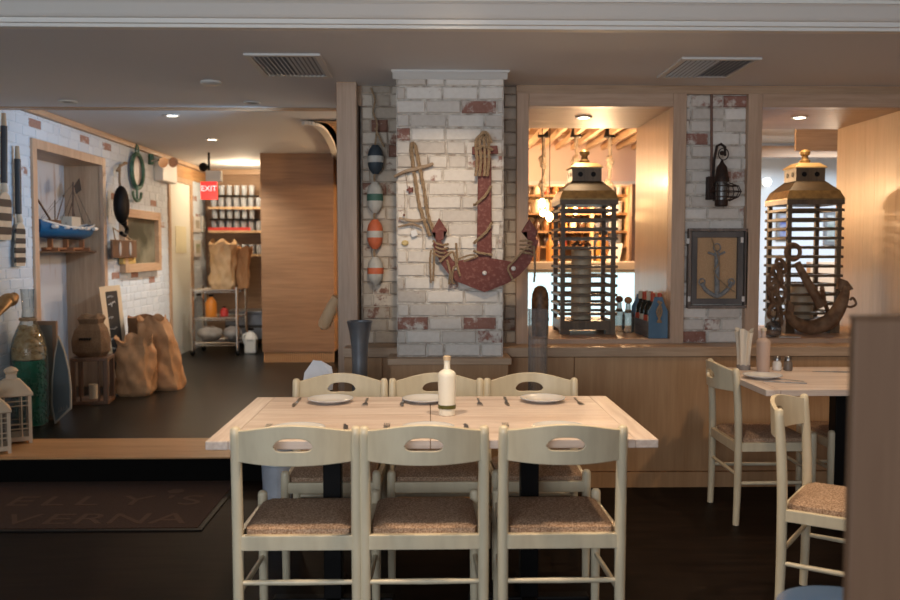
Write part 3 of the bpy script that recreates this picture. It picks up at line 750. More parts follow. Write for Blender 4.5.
# --- corner table at the right
U = thing('dining_table', 'small bleached plank table against the wall at the right', 'table', (2.25, 4.42, 0))
ax0 = PZ(766, 390, TZ).x; ay0 = PZ(766, 390, TZ).y
bm = BM(); planks(bm, ax0 + .07, ax0 + 1.3, ay0, 4.80, TZ - .03, TZ, 'Y', 5, .0015); obj('tabletop', bm, M['tabletop'], U, bevel=.002)
bm = BM(); box(bm, ax0, ax0 + .0685, ay0, 4.80, TZ - .03, TZ); obj('end_board', bm, M['tabletopY'], U, bevel=.003)
bm = BM(); box(bm, 2.08, 2.16, 4.4, 4.48, .03, TZ - .03); obj('pedestal', bm, M['black'], U, bevel=.004)
bm = BM(); box(bm, 1.85, 2.40, 4.41, 4.47, 0, .03); box(bm, 2.09, 2.15, 4.16, 4.72, 0, .03); obj('foot', bm, M['black'], U, bevel=.008)
c = Vector((PY(770, 365, 4.68).x, 4.68, TZ))
# vase-like menu holder
g = Vector((PY(743.5, 366, 4.70).x, 4.70, TZ))
t = thing('napkin_vase', 'white pleated napkin vase on the corner table, left of the pink bottle', 'vase', g)
bm = BM(); R = []
for r_, z in ((.030, 0), (.033, .01), (.034, .08), (.040, .15), (.048, .215)):
    R.append([bm.verts.new(g + Vector(((r_ * (1 + .10 * math.cos(8 * a))) * math.cos(a), (r_ * (1 + .10 * math.cos(8 * a))) * math.sin(a), z + (.012 * math.cos(3 * a) if z > .2 else 0)))) for a in [2 * PI * k / 48 for k in range(48)]])
for a, b in zip(R, R[1:]):
    for k in range(48): bm.faces.new((a[k], a[(k + 1) % 48], b[(k + 1) % 48], b[k]))
bm.faces.new(R[0][::-1]); obj('body', bm, plain('ivory_pleats', (.74, .66, .54), .6), t, smooth=True)
bm = BM(); lathe(bm, [(.036, 0), (.037, .025), (.033, .03)], g, 24); obj('foot', bm, plain('grey_foot', (.28, .26, .25), .4), t, smooth=True)
oil_bottle(Vector((PY(763, 365, 4.62).x, 4.62, TZ)), plain('dusty_pink_glaze', (.55, .40, .32), .5), plain('cream_stopper', (.66, .56, .42), .6), 'dusty pink bottle with a pale stopper on the corner table')
def shaker(px, mt, nm, lab):
    q = Vector((PY(px, 366, 4.66).x, 4.66, TZ)); t = thing(nm, lab, 'shaker', q)
    bm = BM(); lathe(bm, [(.020, 0), (.024, .004), (.023, .04), (.017, .052)], q, 20); obj('body', bm, mt, t, smooth=True)
    bm = BM(); lathe(bm, [(.0165, .052), (.0185, .054), (.0185, .070), (.012, .078), (0, .079)], q, 20); obj('cap', bm, M['steel'], t, smooth=True)
shaker(777, M['pot'], 'salt_shaker', 'white salt shaker with a steel cap beside the pink bottle')
shaker(788, plain('pepper_grey', (.16, .13, .11), .4), 'pepper_shaker', 'grey pepper shaker right of the white salt shaker')
dup(pp, (PZ(757, 376, TZ).x, 4.38, TZ), 0, 'white plate on the corner table, partly behind the chair post', 'plates on the corner table')
dup(kn, (PZ(780, 381, TZ).x, 4.22, TZ), 1.15, 'steel knife lying slantwise near the left corner of the corner table', 'cutlery on the corner table')
dup(fk, (PZ(762, 377, TZ).x + .07, 4.30, TZ), 1.0, 'steel fork lying beside the plate on the corner table', 'cutlery on the corner table')
dup(kn, (PZ(832, 372, TZ).x, 4.58, TZ), 1.4, 'steel knife at the far side of the corner table, by the partition', 'cutlery on the corner table')

# --- foreground partition and blue stool
x0 = PY(847, 400, 1.325).x; zt_ = PY(870, 316, 1.30).z
t = thing('booth_partition', 'out of focus brown wooden booth partition close to the camera at the right', 'partition', (x0 + .3, 1.31, 0))
mpart = wood('walnut_veneer', (.17, .088, .047), (.21, .115, .063), 'Z', .6, .8)
bm = BM(); box(bm, x0, x0 + .9, 1.305, 1.325, 0, zt_ - .006); obj('panel', bm, mpart, t, bevel=.003)
bm = BM(); box(bm, x0 - .002, x0 + .9, 1.303, 1.327, zt_ - .006, zt_); obj('cap', bm, mpart, t, bevel=.003)
c = PY(842, 604, 2.15)
t = thing('round_stool', 'bright blue round stool top at the bottom edge before the partition', 'stool', (c.x, 2.15, 0))
mb = plain('blue_vinyl', (.03, .10, .23), .45)
bm = BM(); lathe(bm, [(.155, c.z - .07), (.165, c.z - .04), (.158, c.z - .014), (.13, c.z - .003), (0, c.z)], (c.x, 2.15, 0), 36); obj('cushion', bm, mb, t, smooth=True)
bm = BM(); lathe(bm, [(.02, .02), (.02, c.z - .07)], (c.x, 2.15, 0), 16); obj('column', bm, M['black'], t)
bm = BM(); lathe(bm, [(.15, 0), (.15, .008), (.03, .02)], (c.x, 2.15, 0), 28); obj('base', bm, M['black'], t)

# --- tall vases behind the table
def tallvase(px, ytop, Y, label, m, prof, seg=28, flute=0, name='floor_vase'):
    q = PY(px, ytop, Y); H = q.z; c = Vector((q.x, Y, 0)); t = thing(name, label, 'vase', c)
    bm = BM(); R = []
    for r_, f_ in prof:
        R.append([bm.verts.new(c + Vector((r_ * (1 + flute * math.cos(10 * a)) * math.cos(a), r_ * (1 + flute * math.cos(10 * a)) * math.sin(a), f_ * H))) for a in [2 * PI * k / (60 if flute else seg) for k in range(60 if flute else seg)]])
    n = len(R[0])
    for a, b in zip(R, R[1:]):
        for k in range(n): bm.faces.new((a[k], a[(k + 1) % n], b[(k + 1) % n], b[k]))
    bm.faces.new(R[0][::-1]); obj('body', bm, m, t, smooth=True)
    return t, c, H
t, c, H = tallvase(359.5, 321.5, 4.62, 'tall grey pewter vase with a flared lip behind the table', M['dmetal'], [(.085, 0), (.09, .02), (.05, .10), (.043, .5), (.041, .80), (.045, .88), (.055, .95), (.066, .995), (.068, 1.0), (.062, 1.0), (.050, .95), (.040, .86), (.036, .6)])
bm = BM(); tube(bm, [c + Vector((.067 * math.cos(a), .067 * math.sin(a), H)) for a in [2 * PI * k / 32 for k in range(32)]], .0035, 6, closed=True); obj('lip', bm, M['dmetal'], t, smooth=True)
t, c, H = tallvase(538, 309, 4.70, 'tall fluted clear glass vase before the window frame', glassmat('smoky_glass', (.95, .93, .92), .06, .90, .35), [(.075, 0), (.075, .03), (.052, .08), (.050, .5), (.052, .98), (.053, 1.0), (.049, 1.0), (.048, .98), (.046, .5), (.044, .1)], flute=.035)
bm = BM(); lathe(bm, [(.078, 0), (.078, .012), (.07, .03)], c, 30); obj('foot', bm, M['glass'], t, smooth=True)
bm = BM(); lathe(bm, [(.040, .08 * H), (.042, .12 * H), (.042, .5 * H), (0, .5 * H)], c, 24); obj('sand_filling', bm, plain('grey_sand', (.34, .28, .24), .9), t, smooth=True)
q = PY(277, 463, 4.25)
t = thing('galvanised_bucket', 'tall galvanised metal bucket on the floor under the left of the table', 'bucket', (q.x, 4.25, 0))
bm = BM(); c = Vector((q.x, 4.25, 0)); hz = .46; shell(bm, [(.062, 0), (.078, hz * .96), (.082, hz), (.076, hz), (.06, .01)], c, 28); lathe(bm, [(.061, 0), (.061, .01)], c, 28); obj('body', bm, M['galv'], t, smooth=True)
for z in (.1, .36):
    bm = BM(); rr = .062 + .016 * z / hz + .0015; tube(bm, [c + Vector((rr * math.cos(a), rr * math.sin(a), z)) for a in [2 * PI * k / 28 for k in range(28)]], .003, 6, closed=True); obj('hoop', bm, M['galv'], t, smooth=True)
# white paper bundle in a dark stand vase
q = PY(319, 386, 4.45); c = Vector((q.x, 4.45, 0)); hz = q.z
t = thing('napkin_bundle_stand', 'white crumpled paper bundle in a dark stand behind the far left chair', 'stand', c)
bm = BM(); lathe(bm, [(.09, 0), (.09, .02), (.03, .05), (.03, hz - .16), (.06, hz - .08), (.065, hz - .02)], c, 20); obj('stand_vase', bm, M['black'], t, smooth=True)
rd = random.Random(4); bm = BM()
for k in range(5):
    o_ = [(-.075, -.02), (-.06, .07), (-.03, .095), (-.02, .14), (.025, .13), (.07, .10), (.085, .05), (.075, -.02)]
    off = Vector((rd.uniform(-.008, .008), -.04 + k * .018, hz)); sc = 1 - k * .04
    prism(bm, [c + Vector((a * sc + rd.uniform(-.004, .004), rd.uniform(-.01, .01), b * sc + rd.uniform(-.006, .006))) + off for a, b in o_], (0, .006, 0))
obj('paper', bm, plain('crumpled_white_paper', (.92, .92, .96), .8, bump=.5, scale=18), t)

# --- mat with lettering
t = thing('door_mat', 'dark brown lettered doormat on the floor below the step', 'mat', (-2.1, 4.72, 0))
mx1 = PZ(199, 534.7, 0).x
bm = BM(); box(bm, -3.05, mx1 - .03, 4.35, 5.24, .0, .010); obj('pile', bm, plain('brown_mat_pile', (.034, .014, .008), .95, c2=(.050, .021, .012), scale=90, bump=.5), t)
bm = BM(); box(bm, -3.08, mx1, 4.315, 4.3495, 0, .007); box(bm, mx1 - .0295, mx1, 4.35, 5.24, 0, .007); obj('rubber_edge', bm, M['black'], t, bevel=.002)
ml = plain('mat_lettering', (.085, .045, .028), .95, bump=.4, scale=80)
def text(body, size, c, rot, m, parent=None, name='lettering', ext=.0006, sp=1, al='CENTER', xs=1, kind=None):
    cu = bpy.data.curves.new(name, 'FONT'); cu.body = body; cu.size = size; cu.extrude = ext; cu.align_x = al; cu.align_y = 'CENTER'; cu.space_character = sp
    o = bpy.data.objects.new(name, cu); COL.objects.link(o); cu.materials.append(m)
    off = Vector((0, 0, 0)); p = parent
    while p is not None: off += p.location; p = p.parent
    o.location = Vector(c) - off; o.rotation_euler = [math.radians(a) for a in rot]; o.scale = (xs, 1, 1)
    if parent: o.parent = parent
    return tomesh(o)
def tomesh(o):
    bpy.context.view_layer.update(); me = bpy.data.meshes.new_from_object(o); n = bpy.data.objects.new(o.name, me); COL.objects.link(n)
    n.location = o.location; n.rotation_euler = o.rotation_euler; n.scale = o.scale; n.parent = o.parent; nm = o.name; bpy.data.objects.remove(o); n.name = nm; return n
def spaced(word, xs_, y, size, parent):
    for ch_, x in zip(word, xs_): text(ch_, size, (x, y, .011), (0, 0, 0), ml, parent, 'letter', xs=1.15)
spaced('KELLY', [PZ(x, 500, 0).x for x in (-20, 27, 60, 93, 138)], 4.82, .26, t)
spaced("'S", [PZ(x, 500, 0).x for x in (170, 193)], 4.82, .26, t)
spaced('TAVERNA', [PZ(x, 519, 0).x for x in (-50, -8, 24, 61, 93, 131, 172)], 4.49, .25, t)
bm = BM(); q = PZ(176, 493, 0); lathe(bm, [(.05, 0), (.05, .0015)], (q.x, q.y, .010), 6); obj('emblem', bm, ml, t)
# ================================================================ ON THE BRICKWORK
def rope(bm, pts, r=.008, seg=8, n=8, tw=60, Y=None):
    """twisted rope along a spline: three helical strands"""
    sm = spline(pts, n); L_ = [0]
    for a, b in zip(sm, sm[1:]): L_.append(L_[-1] + (b - a).length)
    for s in range(3):
        P = []; u = v = None; steps = max(8, int(L_[-1] / .006))
        k = 0
        for i in range(steps + 1):
            l = L_[-1] * i / steps
            while k < len(L_) - 2 and L_[k + 1] < l: k += 1
            f = (l - L_[k]) / max(L_[k + 1] - L_[k], 1e-9); p = sm[k].lerp(sm[k + 1], f); d = (sm[k + 1] - sm[k]).normalized()
            if u is None: u, v = frame3(d)
            else:
                u = (u - d * u.dot(d)).normalized(); v = d.cross(u)
            a = l * tw / (r / .008) + s * 2 * PI / 3
            P.append(p + (u * math.cos(a) + v * math.sin(a)) * r * .48)
        tube(bm, P, r * .58, 5)
YF = 4.90
def Q(px, py, off=.02): return PY(px, py, YF - off)
# red anchor
a0 = Q(482, 292, .03)
T = thing('wall_anchor', 'large weathered red wooden anchor wrapped in rope on the brick pillar', 'anchor', a0)
bm = BM(); prism(bm, [Q(478, 158), Q(491, 158), Q(491.5, 258), Q(476.5, 258)], (0, -.03, 0)); obj('shank', bm, M['redwood'], T, bevel=.003)
bm = BM(); prism(bm, [Q(472, 147, .045), Q(497, 146, .045), Q(498, 154, .045), Q(472, 155, .045)], (0, -.025, 0)); obj('stock', bm, M['redwood'], T, bevel=.003)
bm = BM()
up_ = [(433, 243), (440, 239), (445, 249), (453, 261), (466, 259.5), (484, 257), (503, 260), (513, 262), (520, 256), (526, 247), (529, 238)]
lo_ = [(433, 243), (435, 251), (440, 262), (447, 272), (456, 281), (484, 292), (507, 283), (519, 275), (529, 264), (535, 252), (538, 240)]
for k in range(10):
    prism(bm, [Q(*up_[k], .035), Q(*up_[k + 1], .035), Q(*lo_[k + 1], .035)] + ([Q(*lo_[k], .035)] if k else []), (0, -.035, 0))
bmesh.ops.remove_doubles(bm, verts=bm.verts, dist=.0002)
fz = [f for f in bm.faces if abs(f.normal.y) < .2 and all(len(e.link_faces) > 2 for e in f.edges if abs((e.verts[0].co - e.verts[1].co).y) > .02)]
bmesh.ops.delete(bm, geom=fz, context='FACES_ONLY') if fz else None
oc = [(453, 261), (466, 259.5), (484, 257), (503, 260), (513, 262), (520, 256), (526, 247), (529, 238), (538, 240), (535, 252), (529, 263), (521, 272), (512, 279), (498, 286), (484, 292), (470, 286), (455, 280), (446, 271), (440, 261), (435, 250), (433, 243), (440, 239), (445, 249)]
obj('arms', bm, M['redwood'], T, bevel=.003)
for pts in ([(439, 218), (447.5, 231), (443, 231), (443, 240), (436, 241), (436, 232), (431.5, 232)], [(529, 219), (537.5, 232), (535, 232), (535, 240), (527.5, 240), (527, 231), (521, 232)]):
    bm = BM(); prism(bm, [Q(x, y, .045) for x, y in pts], (0, -.028, 0)); obj('fluke', bm, M['redwood'], T, bevel=.003)
for x, y in ((455, 268), (484.5, 273), (513.5, 268.5)):
    p = Q(x, y, .075); bm = BM(); sph(bm, p, .013, (1, .6, 1), 12, 8); obj('knob', bm, M['pot'], T, smooth=True, label='white ceramic knob')
bm = BM()
bm.free()
def R_(pts, r=.008, **k):
    b = BM(); rope(b, [Q(*p) for p in pts], r, **k); obj('rope_lashing', b, M['rope'], T)
def flush(n=''): pass
R_([(491, 186, .06), (485, 196, .075), (477, 203, .06), (474, 205, .03)])
R_([(492, 222, .04), (487, 231, .075), (477, 240, .06), (474, 243, .03)])
R_([(474, 251, .03), (480, 253, .075), (492, 255, .06)])
flush('rope_spiral')
for x in (476, 480, 484, 488): R_([(484 + (x - 482) * .2, 134, .06), (x, 141, .085), (x + 1, 160, .085), (x - 1 + random.random() * 2, 176, .075)], .009)
R_([(478, 146, .07), (482, 134, .095), (487, 134, .095), (491, 143, .08)], .012)
R_([(476, 150, .09), (484, 146, .098), (493, 150, .09)], .008)
flush('rope_tassel')
for x0, y0, s in ((441, 243, 1), (528, 243, -1)):
    for k in range(4): R_([(x0 - 8, y0 + 4 * k - 2, .05), (x0, y0 + 4 * k + 2 * s, .085), (x0 + 7, y0 + 4 * k + 1, .05)], .007)
flush()
R_([(456, 243, .09), (457, 262, .085), (453, 270, .085), (452, 281, .07), (454, 284, .06)], .007)
R_([(447, 260, .085), (450, 272, .085), (449, 284, .06)], .007); R_([(440, 262, .085), (452, 252, .085), (456, 262, .085), (460, 276, .085)], .007)
flush()
R_([(513, 262, .085), (508, 268, .085), (511, 276, .085), (513, 280, .085)], .006); R_([(513, 262, .085), (522, 252, .085), (531, 244, .085)], .007)
R_([(534, 246, .085), (535, 268, .08), (534, 282, .07)], .006)
flush()
R_([(431, 250, .08), (430, 262, .07), (431, 283, .06)], .006); R_([(434, 250, .08), (434, 262, .07), (433, 281, .06)], .006)
for y in (248, 252): R_([(456, y + 12, .04), (470, y + 7, .085), (478, 256, .085)], .005)
# rope loop garland with driftwood and charms
q = Q(415, 146, .01)
T = thing('driftwood_garland', 'hanging rope loop with driftwood and small charms left of the red anchor', 'wall decoration', q)
bm = BM()
R_([(411, 150, .02), (412, 144, .03), (415, 146, .03), (419, 165, .03), (424, 190, .03), (428, 215, .03), (436, 238, .06)], .011)
R_([(411, 150, .02), (413, 165, .02), (416, 185, .02), (420, 208, .02), (430, 236, .04)], .011)
mdw = wood('driftwood', (.28, .19, .12), (.46, .35, .25), 'X', .85)
for pts, r_ in (([(394, 177), (404, 172), (416, 169), (430, 165), (433, 163)], .010), ([(399, 218), (414, 221), (427, 219)], .008), ([(398, 227), (412, 224), (422, 228)], .006)):
    bm = BM(); P = spline([Q(x, y, .03) for x, y in pts], 5); tube(bm, P, [r_ * (.6 + .5 * math.sin(3.1 * (i + .5) / len(P))) for i in range(len(P))], 8); obj('driftwood_stick', bm, mdw, T, smooth=True)
bm = BM(); prism(bm, [Q(410 + 4 * math.cos(a) * (1 if k % 2 else .5), 190 + 4.5 * math.sin(a) * (1 if k % 2 else .5), .012) for k, a in enumerate([PI * 2 * i / 10 for i in range(10)])], (0, -.01, 0)); obj('red_charm', bm, M['redwood'], T)
bm = BM(); prism(bm, [Q(410, 231, .03), Q(416, 229.5, .03), Q(418, 235, .03), Q(412, 237, .03)], (0, -.004, 0)); obj('white_tag', bm, M['pot'], T)
bm = BM(); sph(bm, Q(405, 243, .015), .02, (1, .5, .8), 12, 8); obj('shell_charm', bm, plain('yellow_shell', (.62, .48, .22), .5), T, smooth=True)
bm = BM(); tube(bm, [Q(411, 146, .0), Q(411, 146, .03)], .003, 6); obj('nail', bm, M['black'], T)
for pts in ([(421, 165), (424, 170), (421, 178), (425, 195)], [(404, 190), (405, 200), (404, 215)], [(422, 228), (423, 240), (422, 250)], [(405, 172), (408, 190)]):
    bm = BM(); tube(bm, [Q(x, y, .02) for x, y in pts], .0015, 5); obj('charm_string', bm, mdw, T)
    bm = BM(); sph(bm, Q(*pts[-1], .02), .006, seg=8, rings=6); obj('bead', bm, M['redwood'] if pts[0][0] != 422 else M['pot'], T, smooth=True)
# string of buoys
YR = 5.26
T = thing('buoy_string', 'string of four striped wooden buoys in the recess left of the pillar', 'buoys', PY(375, 282, YR))
mdk, mwh, mgr, mor = plain('navy_buoy_paint', (.035, .05, .065), .6), plain('off_white_buoy_paint', (.62, .60, .54), .6, c2=(.5, .47, .42), scale=20), plain('green_buoy_paint', (.06, .15, .11), .6), plain('orange_buoy_paint', (.72, .17, .07), .6, c2=(.60, .14, .06), scale=20)
for (px, y0, y1, ma, mb_) in ((375.5, 145, 174, mdk, mwh), (375, 182, 213, mwh, mgr), (375, 219.5, 249, mor, mwh), (375.5, 257, 284.5, mwh, mor)):
    a, b = PY(px, y0, YR), PY(px, y1, YR); c = (a + b) / 2; h = a.z - b.z; R0 = .0475
    pr_ = [(R0 * math.sqrt(max(.0, 1 - abs(2 * f - 1) ** 2.6)) * 1.0 if 0 < f < 1 else 0, h * (f - .5)) for f in [i / 18 for i in range(19)]]
    pr_[0] = (.018, -h / 2); pr_[-1] = (.018, h / 2)
    bm = BM(); lathe(bm, pr_, c, 24)
    bu = obj('buoy', bm, ma, T, smooth=True)
    bm = BM(); shell(bm, [(pr_[i][0] + .0012, pr_[i][1]) for i in range(7, 12)], c, 24); obj('stripe', bm, mb_, bu, smooth=True)
bm = BM(); rope(bm, [PY(371, 88, YR + .03), PY(375, 100, YR), PY(373, 112, YR), PY(377, 124, YR), PY(375, 146, YR)], .006)
for y0, y1 in ((173, 183), (212, 221), (248, 258)):
    b2 = BM(); rope(b2, [PY(375, y0, YR), PY(374, (y0 + y1) / 2, YR), PY(375, y1, YR)], .007); obj('link_rope', b2, M['rope'], T)
tube(bm, [PY(375, 128, YR), PY(384, 147, YR + .01)], .007, 6)
obj('string', bm, M['rope'], T)

# framed anchor picture
yp = YW + .05
def V_(px, py, o=0): return PY(px, py, yp - o)
T = thing('anchor_picture', 'square weathered frame holding a grey rope anchor on tan burlap', 'picture', V_(715, 308, .04))
gw = wood('grey_driftwood_frame', (.13, .10, .085), (.27, .22, .19), 'Z', .8, 2)
bm = BM()
def fr(bm, x0, y0, x1, y1, w_, o0, o1):
    a, b = V_(x0, y1, o0), V_(x1, y0, o0); ww = w_
    for e in ((a.x, b.x, a.z, a.z + ww), (a.x, b.x, b.z - ww, b.z), (a.x, a.x + ww, a.z + ww, b.z - ww), (b.x - ww, b.x, a.z + ww, b.z - ww)):
        box(bm, e[0], e[1], yp - o1, yp - o0, e[2], e[3])
fr(bm, 685.5, 228.5, 746, 308, .018, .002, .05); obj('outer_frame', bm, gw, T, bevel=.003)
bm = BM(); fr(bm, 689.5, 232, 742, 304, .034, .002, .035); obj('inner_frame', bm, plain('slate_wood', (.11, .10, .095), .8, c2=(.17, .15, .14), scale=9, stretch=(1, 1, .3)), T, bevel=.002)
bm = BM(); a, b = V_(693, 301), V_(739, 235); box(bm, a.x, b.x, yp - .012, yp - .002, a.z, b.z); obj('backing', bm, plain('tan_burlap', (.52, .31, .16), .95, c2=(.62, .40, .23), scale=140, bump=.5), T)
mga = plain('grey_rope_anchor', (.30, .30, .30), .8, c2=(.2, .2, .2), scale=60, bump=.6)
bm = BM()
def A_(pts, r): tube(bm, spline([V_(x, y, .03) for x, y in pts], 5), r, 8)
A_([(717, 252), (717, 268), (717, 294)], .016); A_([(708, 252.5), (717, 255), (725, 252)], .007)
tube(bm, [V_(717 + 3.5 * math.cos(a), 247.5 + 4 * math.sin(a), .03) for a in [2 * PI * k / 14 for k in range(14)]], .004, 6, closed=True)
A_([(702, 283), (706, 290), (717, 296), (727, 290), (732, 282)], .013)
for x, y in ((702, 282), (731.5, 282)): tube(bm, [V_(x + 3 * math.cos(a), y + 3.4 * math.sin(a), .03) for a in [2 * PI * k / 12 for k in range(12)]], .004, 6, closed=True)
obj('anchor', bm, mga, T, smooth=True)
bm = BM(); rope(bm, [V_(711, 237, .03), (V_(714, 245, .04)), V_(719, 262, .05), V_(714, 272, .05), V_(724, 284, .05), V_(735, 292, .03)], .004); obj('cord', bm, M['rope'], T)
bm = BM()
for x, y in ((688, 241), (742, 240), (689, 299), (743, 299)):
    a = V_(x, y, .051); box(bm, a.x - .008, a.x + .008, a.y - .002, a.y, a.z - .016, a.z + .016)
obj('corner_tack', bm, M['pot'], T)
# caged wall lamp
T = thing('wall_lantern', 'black caged bulkhead wall lamp on the brick above the anchor picture', 'lamp', V_(718, 206, .1))
bl = plain('rusty_black_iron', (.025, .018, .016), .6, .4, c2=(.06, .03, .02), scale=30)
bm = BM(); a, b = V_(705, 200), V_(713, 177); box(bm, a.x, b.x + .03, yp - .05, yp - .002, a.z, b.z); obj('back_box', bm, bl, T, bevel=.004)
c = V_(723, 200, .12)
bm = BM(); tube(bm, [V_(713, 180, .03), V_(714, 160, .05), V_(717, 146, .07), V_(721, 144, .10), V_(725, 147, .12), V_(725, 156, .12)], .008, 10); obj('goose_neck', bm, bl, T, smooth=True)
bm = BM(); tube(bm, [V_(723.5 + 5 * math.cos(a_), 154 + 6 * math.sin(a_), .12) for a_ in [2 * PI * k / 16 for k in range(16)]], .0035, 6, closed=True); sph(bm, V_(722, 153, .12), .014); obj('ring', bm, bl, T, smooth=True)
top_ = V_(722, 160, .12); c = Vector((top_.x, top_.y, 0))
zz = lambda y: V_(722, y, .12).z
bm = BM(); lathe(bm, [(.006, zz(160)), (.012, zz(163)), (.03, zz(167)), (.038, zz(176)), (.044, zz(178)), (.044, zz(182))], c, 20); obj('cap', bm, bl, T, smooth=True)
bm = BM(); lathe(bm, [(.034, zz(182)), (.036, zz(190)), (.034, zz(200))], c, 20); obj('glass', bm, plain('smoked_lamp_glass', (.12, .11, .10), .15), T, smooth=True)
bm = BM(); lathe(bm, [(.038, zz(200)), (.038, zz(205.5)), (.03, zz(206.5))], c, 20); obj('base_cap', bm, bl, T, smooth=True)
bm = BM()
for y, rr in ((186, .062), (191.5, .076), (197, .062)):
    tube(bm, [Vector((c.x + .024 + rr * math.cos(a_) * 1.25, c.y + rr * math.sin(a_) * .8, zz(y))) for a_ in [2 * PI * k / 20 for k in range(20)]], .003, 6, closed=True)
for a_ in [2 * PI * k / 8 for k in range(8)]:
    tube(bm, [Vector((c.x + .024 * (rr > .05) + rr * math.cos(a_) * 1.25, c.y + rr * math.sin(a_) * .8, zz(y))) for y, rr in ((183, .040), (186, .062), (191.5, .076), (197, .062), (201, .038))], .003, 6)
obj('cage', bm, bl, T, smooth=True)
bm = BM(); tube(bm, [PY(711.5, 92, yp - .012), PY(711.5, 178, yp - .012)], .008, 10)
obj('wall_conduit', bm, plain('rusty_conduit', (.20, .11, .08), .6, .3), label='thin rusty conduit running down the brick to the wall lamp', cat='pipe', smooth=True)

# ================================================================ ON THE WINDOW SILLS
ZS = zs
def lantern(c, R, n, rot, H, label, name='wooden_lantern', rows=12, holes=2, sides=None):
    """slatted lantern, n-sided; R = corner radius of the body"""
    T = thing(name, label, 'lantern', c); ml_, mr_ = M['lantern'], M['lanternroof']; M.setdefault('patina', bpy.data.materials.get('dark_patina') or plain('dark_patina', (.045, .030, .015), .5, c2=(.07, .045, .022), scale=20))
    def ng(r, z): return [(r, z)]
    z0, z1 = .085 * H / 1.18, .815 * H / 1.18
    bm = BM(); lathe(bm, [(R * 1.04, .028), (R * 1.04, z0)], c, n, rot)
    for k in range(n):
        p = Vector((R * .9 * math.cos(rot + 2 * PI * k / n), R * .9 * math.sin(rot + 2 * PI * k / n), 0)); sx, sy = (1 if p.x > 0 else -1), (1 if p.y > 0 else -1); e = R * 1.04 * .7071
        box(bm, *sorted((c.x + sx * e, c.x + sx * (e - .06))), *sorted((c.y + sy * e, c.y + sy * (e - .06))), c.z, c.z + .03)
    o = obj('base', bm, ml_, T)
    # shallow arched recess on base front
    corners = [rot + 2 * PI * k / n for k in range(n)]
    pts = [Vector((R * math.cos(a), R * math.sin(a), 0)) for a in corners]
    for p in pts:
        bm = BM(); a = math.atan2(p.y, p.x); q = p * .95
        box(bm, c.x + q.x - .014, c.x + q.x + .014, c.y + q.y - .014, c.y + q.y + .014, c.z + z0, c.z + z1, rot + PI / n); obj('post', bm, ml_, T, bevel=.002)
    for r_ in range(rows):
        z = z0 + (z1 - z0) * (r_ + .9) / (rows + .3)
        for i in range(n):
            p, q = pts[i], pts[(i + 1) % n]; d = (q - p).normalized(); nn = Vector((d.y, -d.x, 0)); e = .018
            a_, b_ = p - d * e, q + d * e; bm = BM()
            v = [c + a_ - nn * .004, c + b_ - nn * .004, c + b_ + nn * .012, c + a_ + nn * .012]
            v = [Vector((k.x, k.y, c.z + z)) for k in v]; v[2].z -= .003; v[3].z -= .003
            prism(bm, v, (0, 0, -.016)); obj('slat', bm, ml_, T)
    k = H / 1.18; s = R / .28
    bm = BM(); lathe(bm, [(R * 1.02, z1), (R * 1.10, z1), (R * 1.10, z1 + .03 * k), (R * 1.02, z1 + .03 * k)], c, n, rot); obj('top_rail', bm, ml_, T, bevel=.002)
    zb = z1 + .03 * k
    bm = BM(); lathe(bm, [(R * 1.10, zb), (R * 1.10, zb + .008 * k), (R * .97, zb + .058 * k)], c, n, rot); obj('roof_skirt', bm, mr_, T)
    bm = BM(); lathe(bm, [(R * .968, zb + .0585 * k), (R * .57, zb + .122 * k)], c, n, rot); obj('roof', bm, M['patina'], T)  # shade painted in: slopes darkened so only skirt and cap look lit
    bm = BM(); lathe(bm, [(R * .56, zb + .12 * k), (R * .56, zb + .205 * k)], c, n, rot); o = obj('neck', bm, ml_, T)
    for i in range(n):
        p, q = pts[i], pts[(i + 1) % n]; d = (q - p).normalized(); nn = Vector((d.y, -d.x, 0)); L = (q - p).length * .56
        for f in ((-.22, .22) if holes == 2 else (0,)):
            ctr = c + (p + q) / 2 * .56 + d * L * f; ctr = Vector((ctr.x, ctr.y, c.z + zb + .165 * k))
            bm = BM(); tube(bm, [ctr - nn * .001, ctr + nn * .003], .016 * k, 14); obj('vent_hole', bm, M['black'], T)
    bm = BM(); lathe(bm, [(R * .62, zb + .205 * k), (R * .61, zb + .213 * k), (R * .40, zb + .240 * k), (R * .1, zb + .243 * k)], c, n, rot); obj('roof_cap', bm, plain('bright_aged_brass', (.46, .34, .17), .4, .4), T) if 'bright_aged_brass' not in bpy.data.materials else obj('roof_cap', bm, bpy.data.materials['bright_aged_brass'], T)  # cap brass lightened, light from the downlight above put into its colour
    bm = BM(); z = zb + .238 * k; lathe(bm, [(.024, z), (.034, z + .012), (.034, z + .022), (.022, z + .03), (.020, z + .052), (.032, z + .062), (.034, z + .078), (.022, z + .092), (0, z + .095)], c, 16); obj('finial', bm, M['lanternroof'], T, smooth=True)
    return T
Y1 = 5.73
cL = Vector((PY(614, 333, 5.56).x - .17, Y1, ZS + .0005))
H1 = PY(583, 149, Y1).z - ZS
lantern(cL, .24, 4, PI / 4, H1, 'tall slatted dark wooden lantern with a brass roof in the first window', rows=12)
def candle(c, r, h, label):
    T = thing('pillar_candle', label, 'candle', c)
    bm = BM(); lathe(bm, [(r * .98, 0), (r, .01), (r, h - .008), (r * .95, h), (r * .6, h - .004), (0, h - .006)], c, 28); obj('wax', bm, M['candle'], T, smooth=True)
    bm = BM(); tube(bm, [c + Vector((0, 0, h - .006)), c + Vector((.003, 0, h + .018))], .002, 6); obj('wick', bm, M['black'], T)
    return T
zb_ = .075 * H1 / 1.18
candle(Vector((cL.x - .015, Y1, ZS + zb_ + .002)), .066, .46, 'thick ivory pillar candle inside the lantern of the first window')
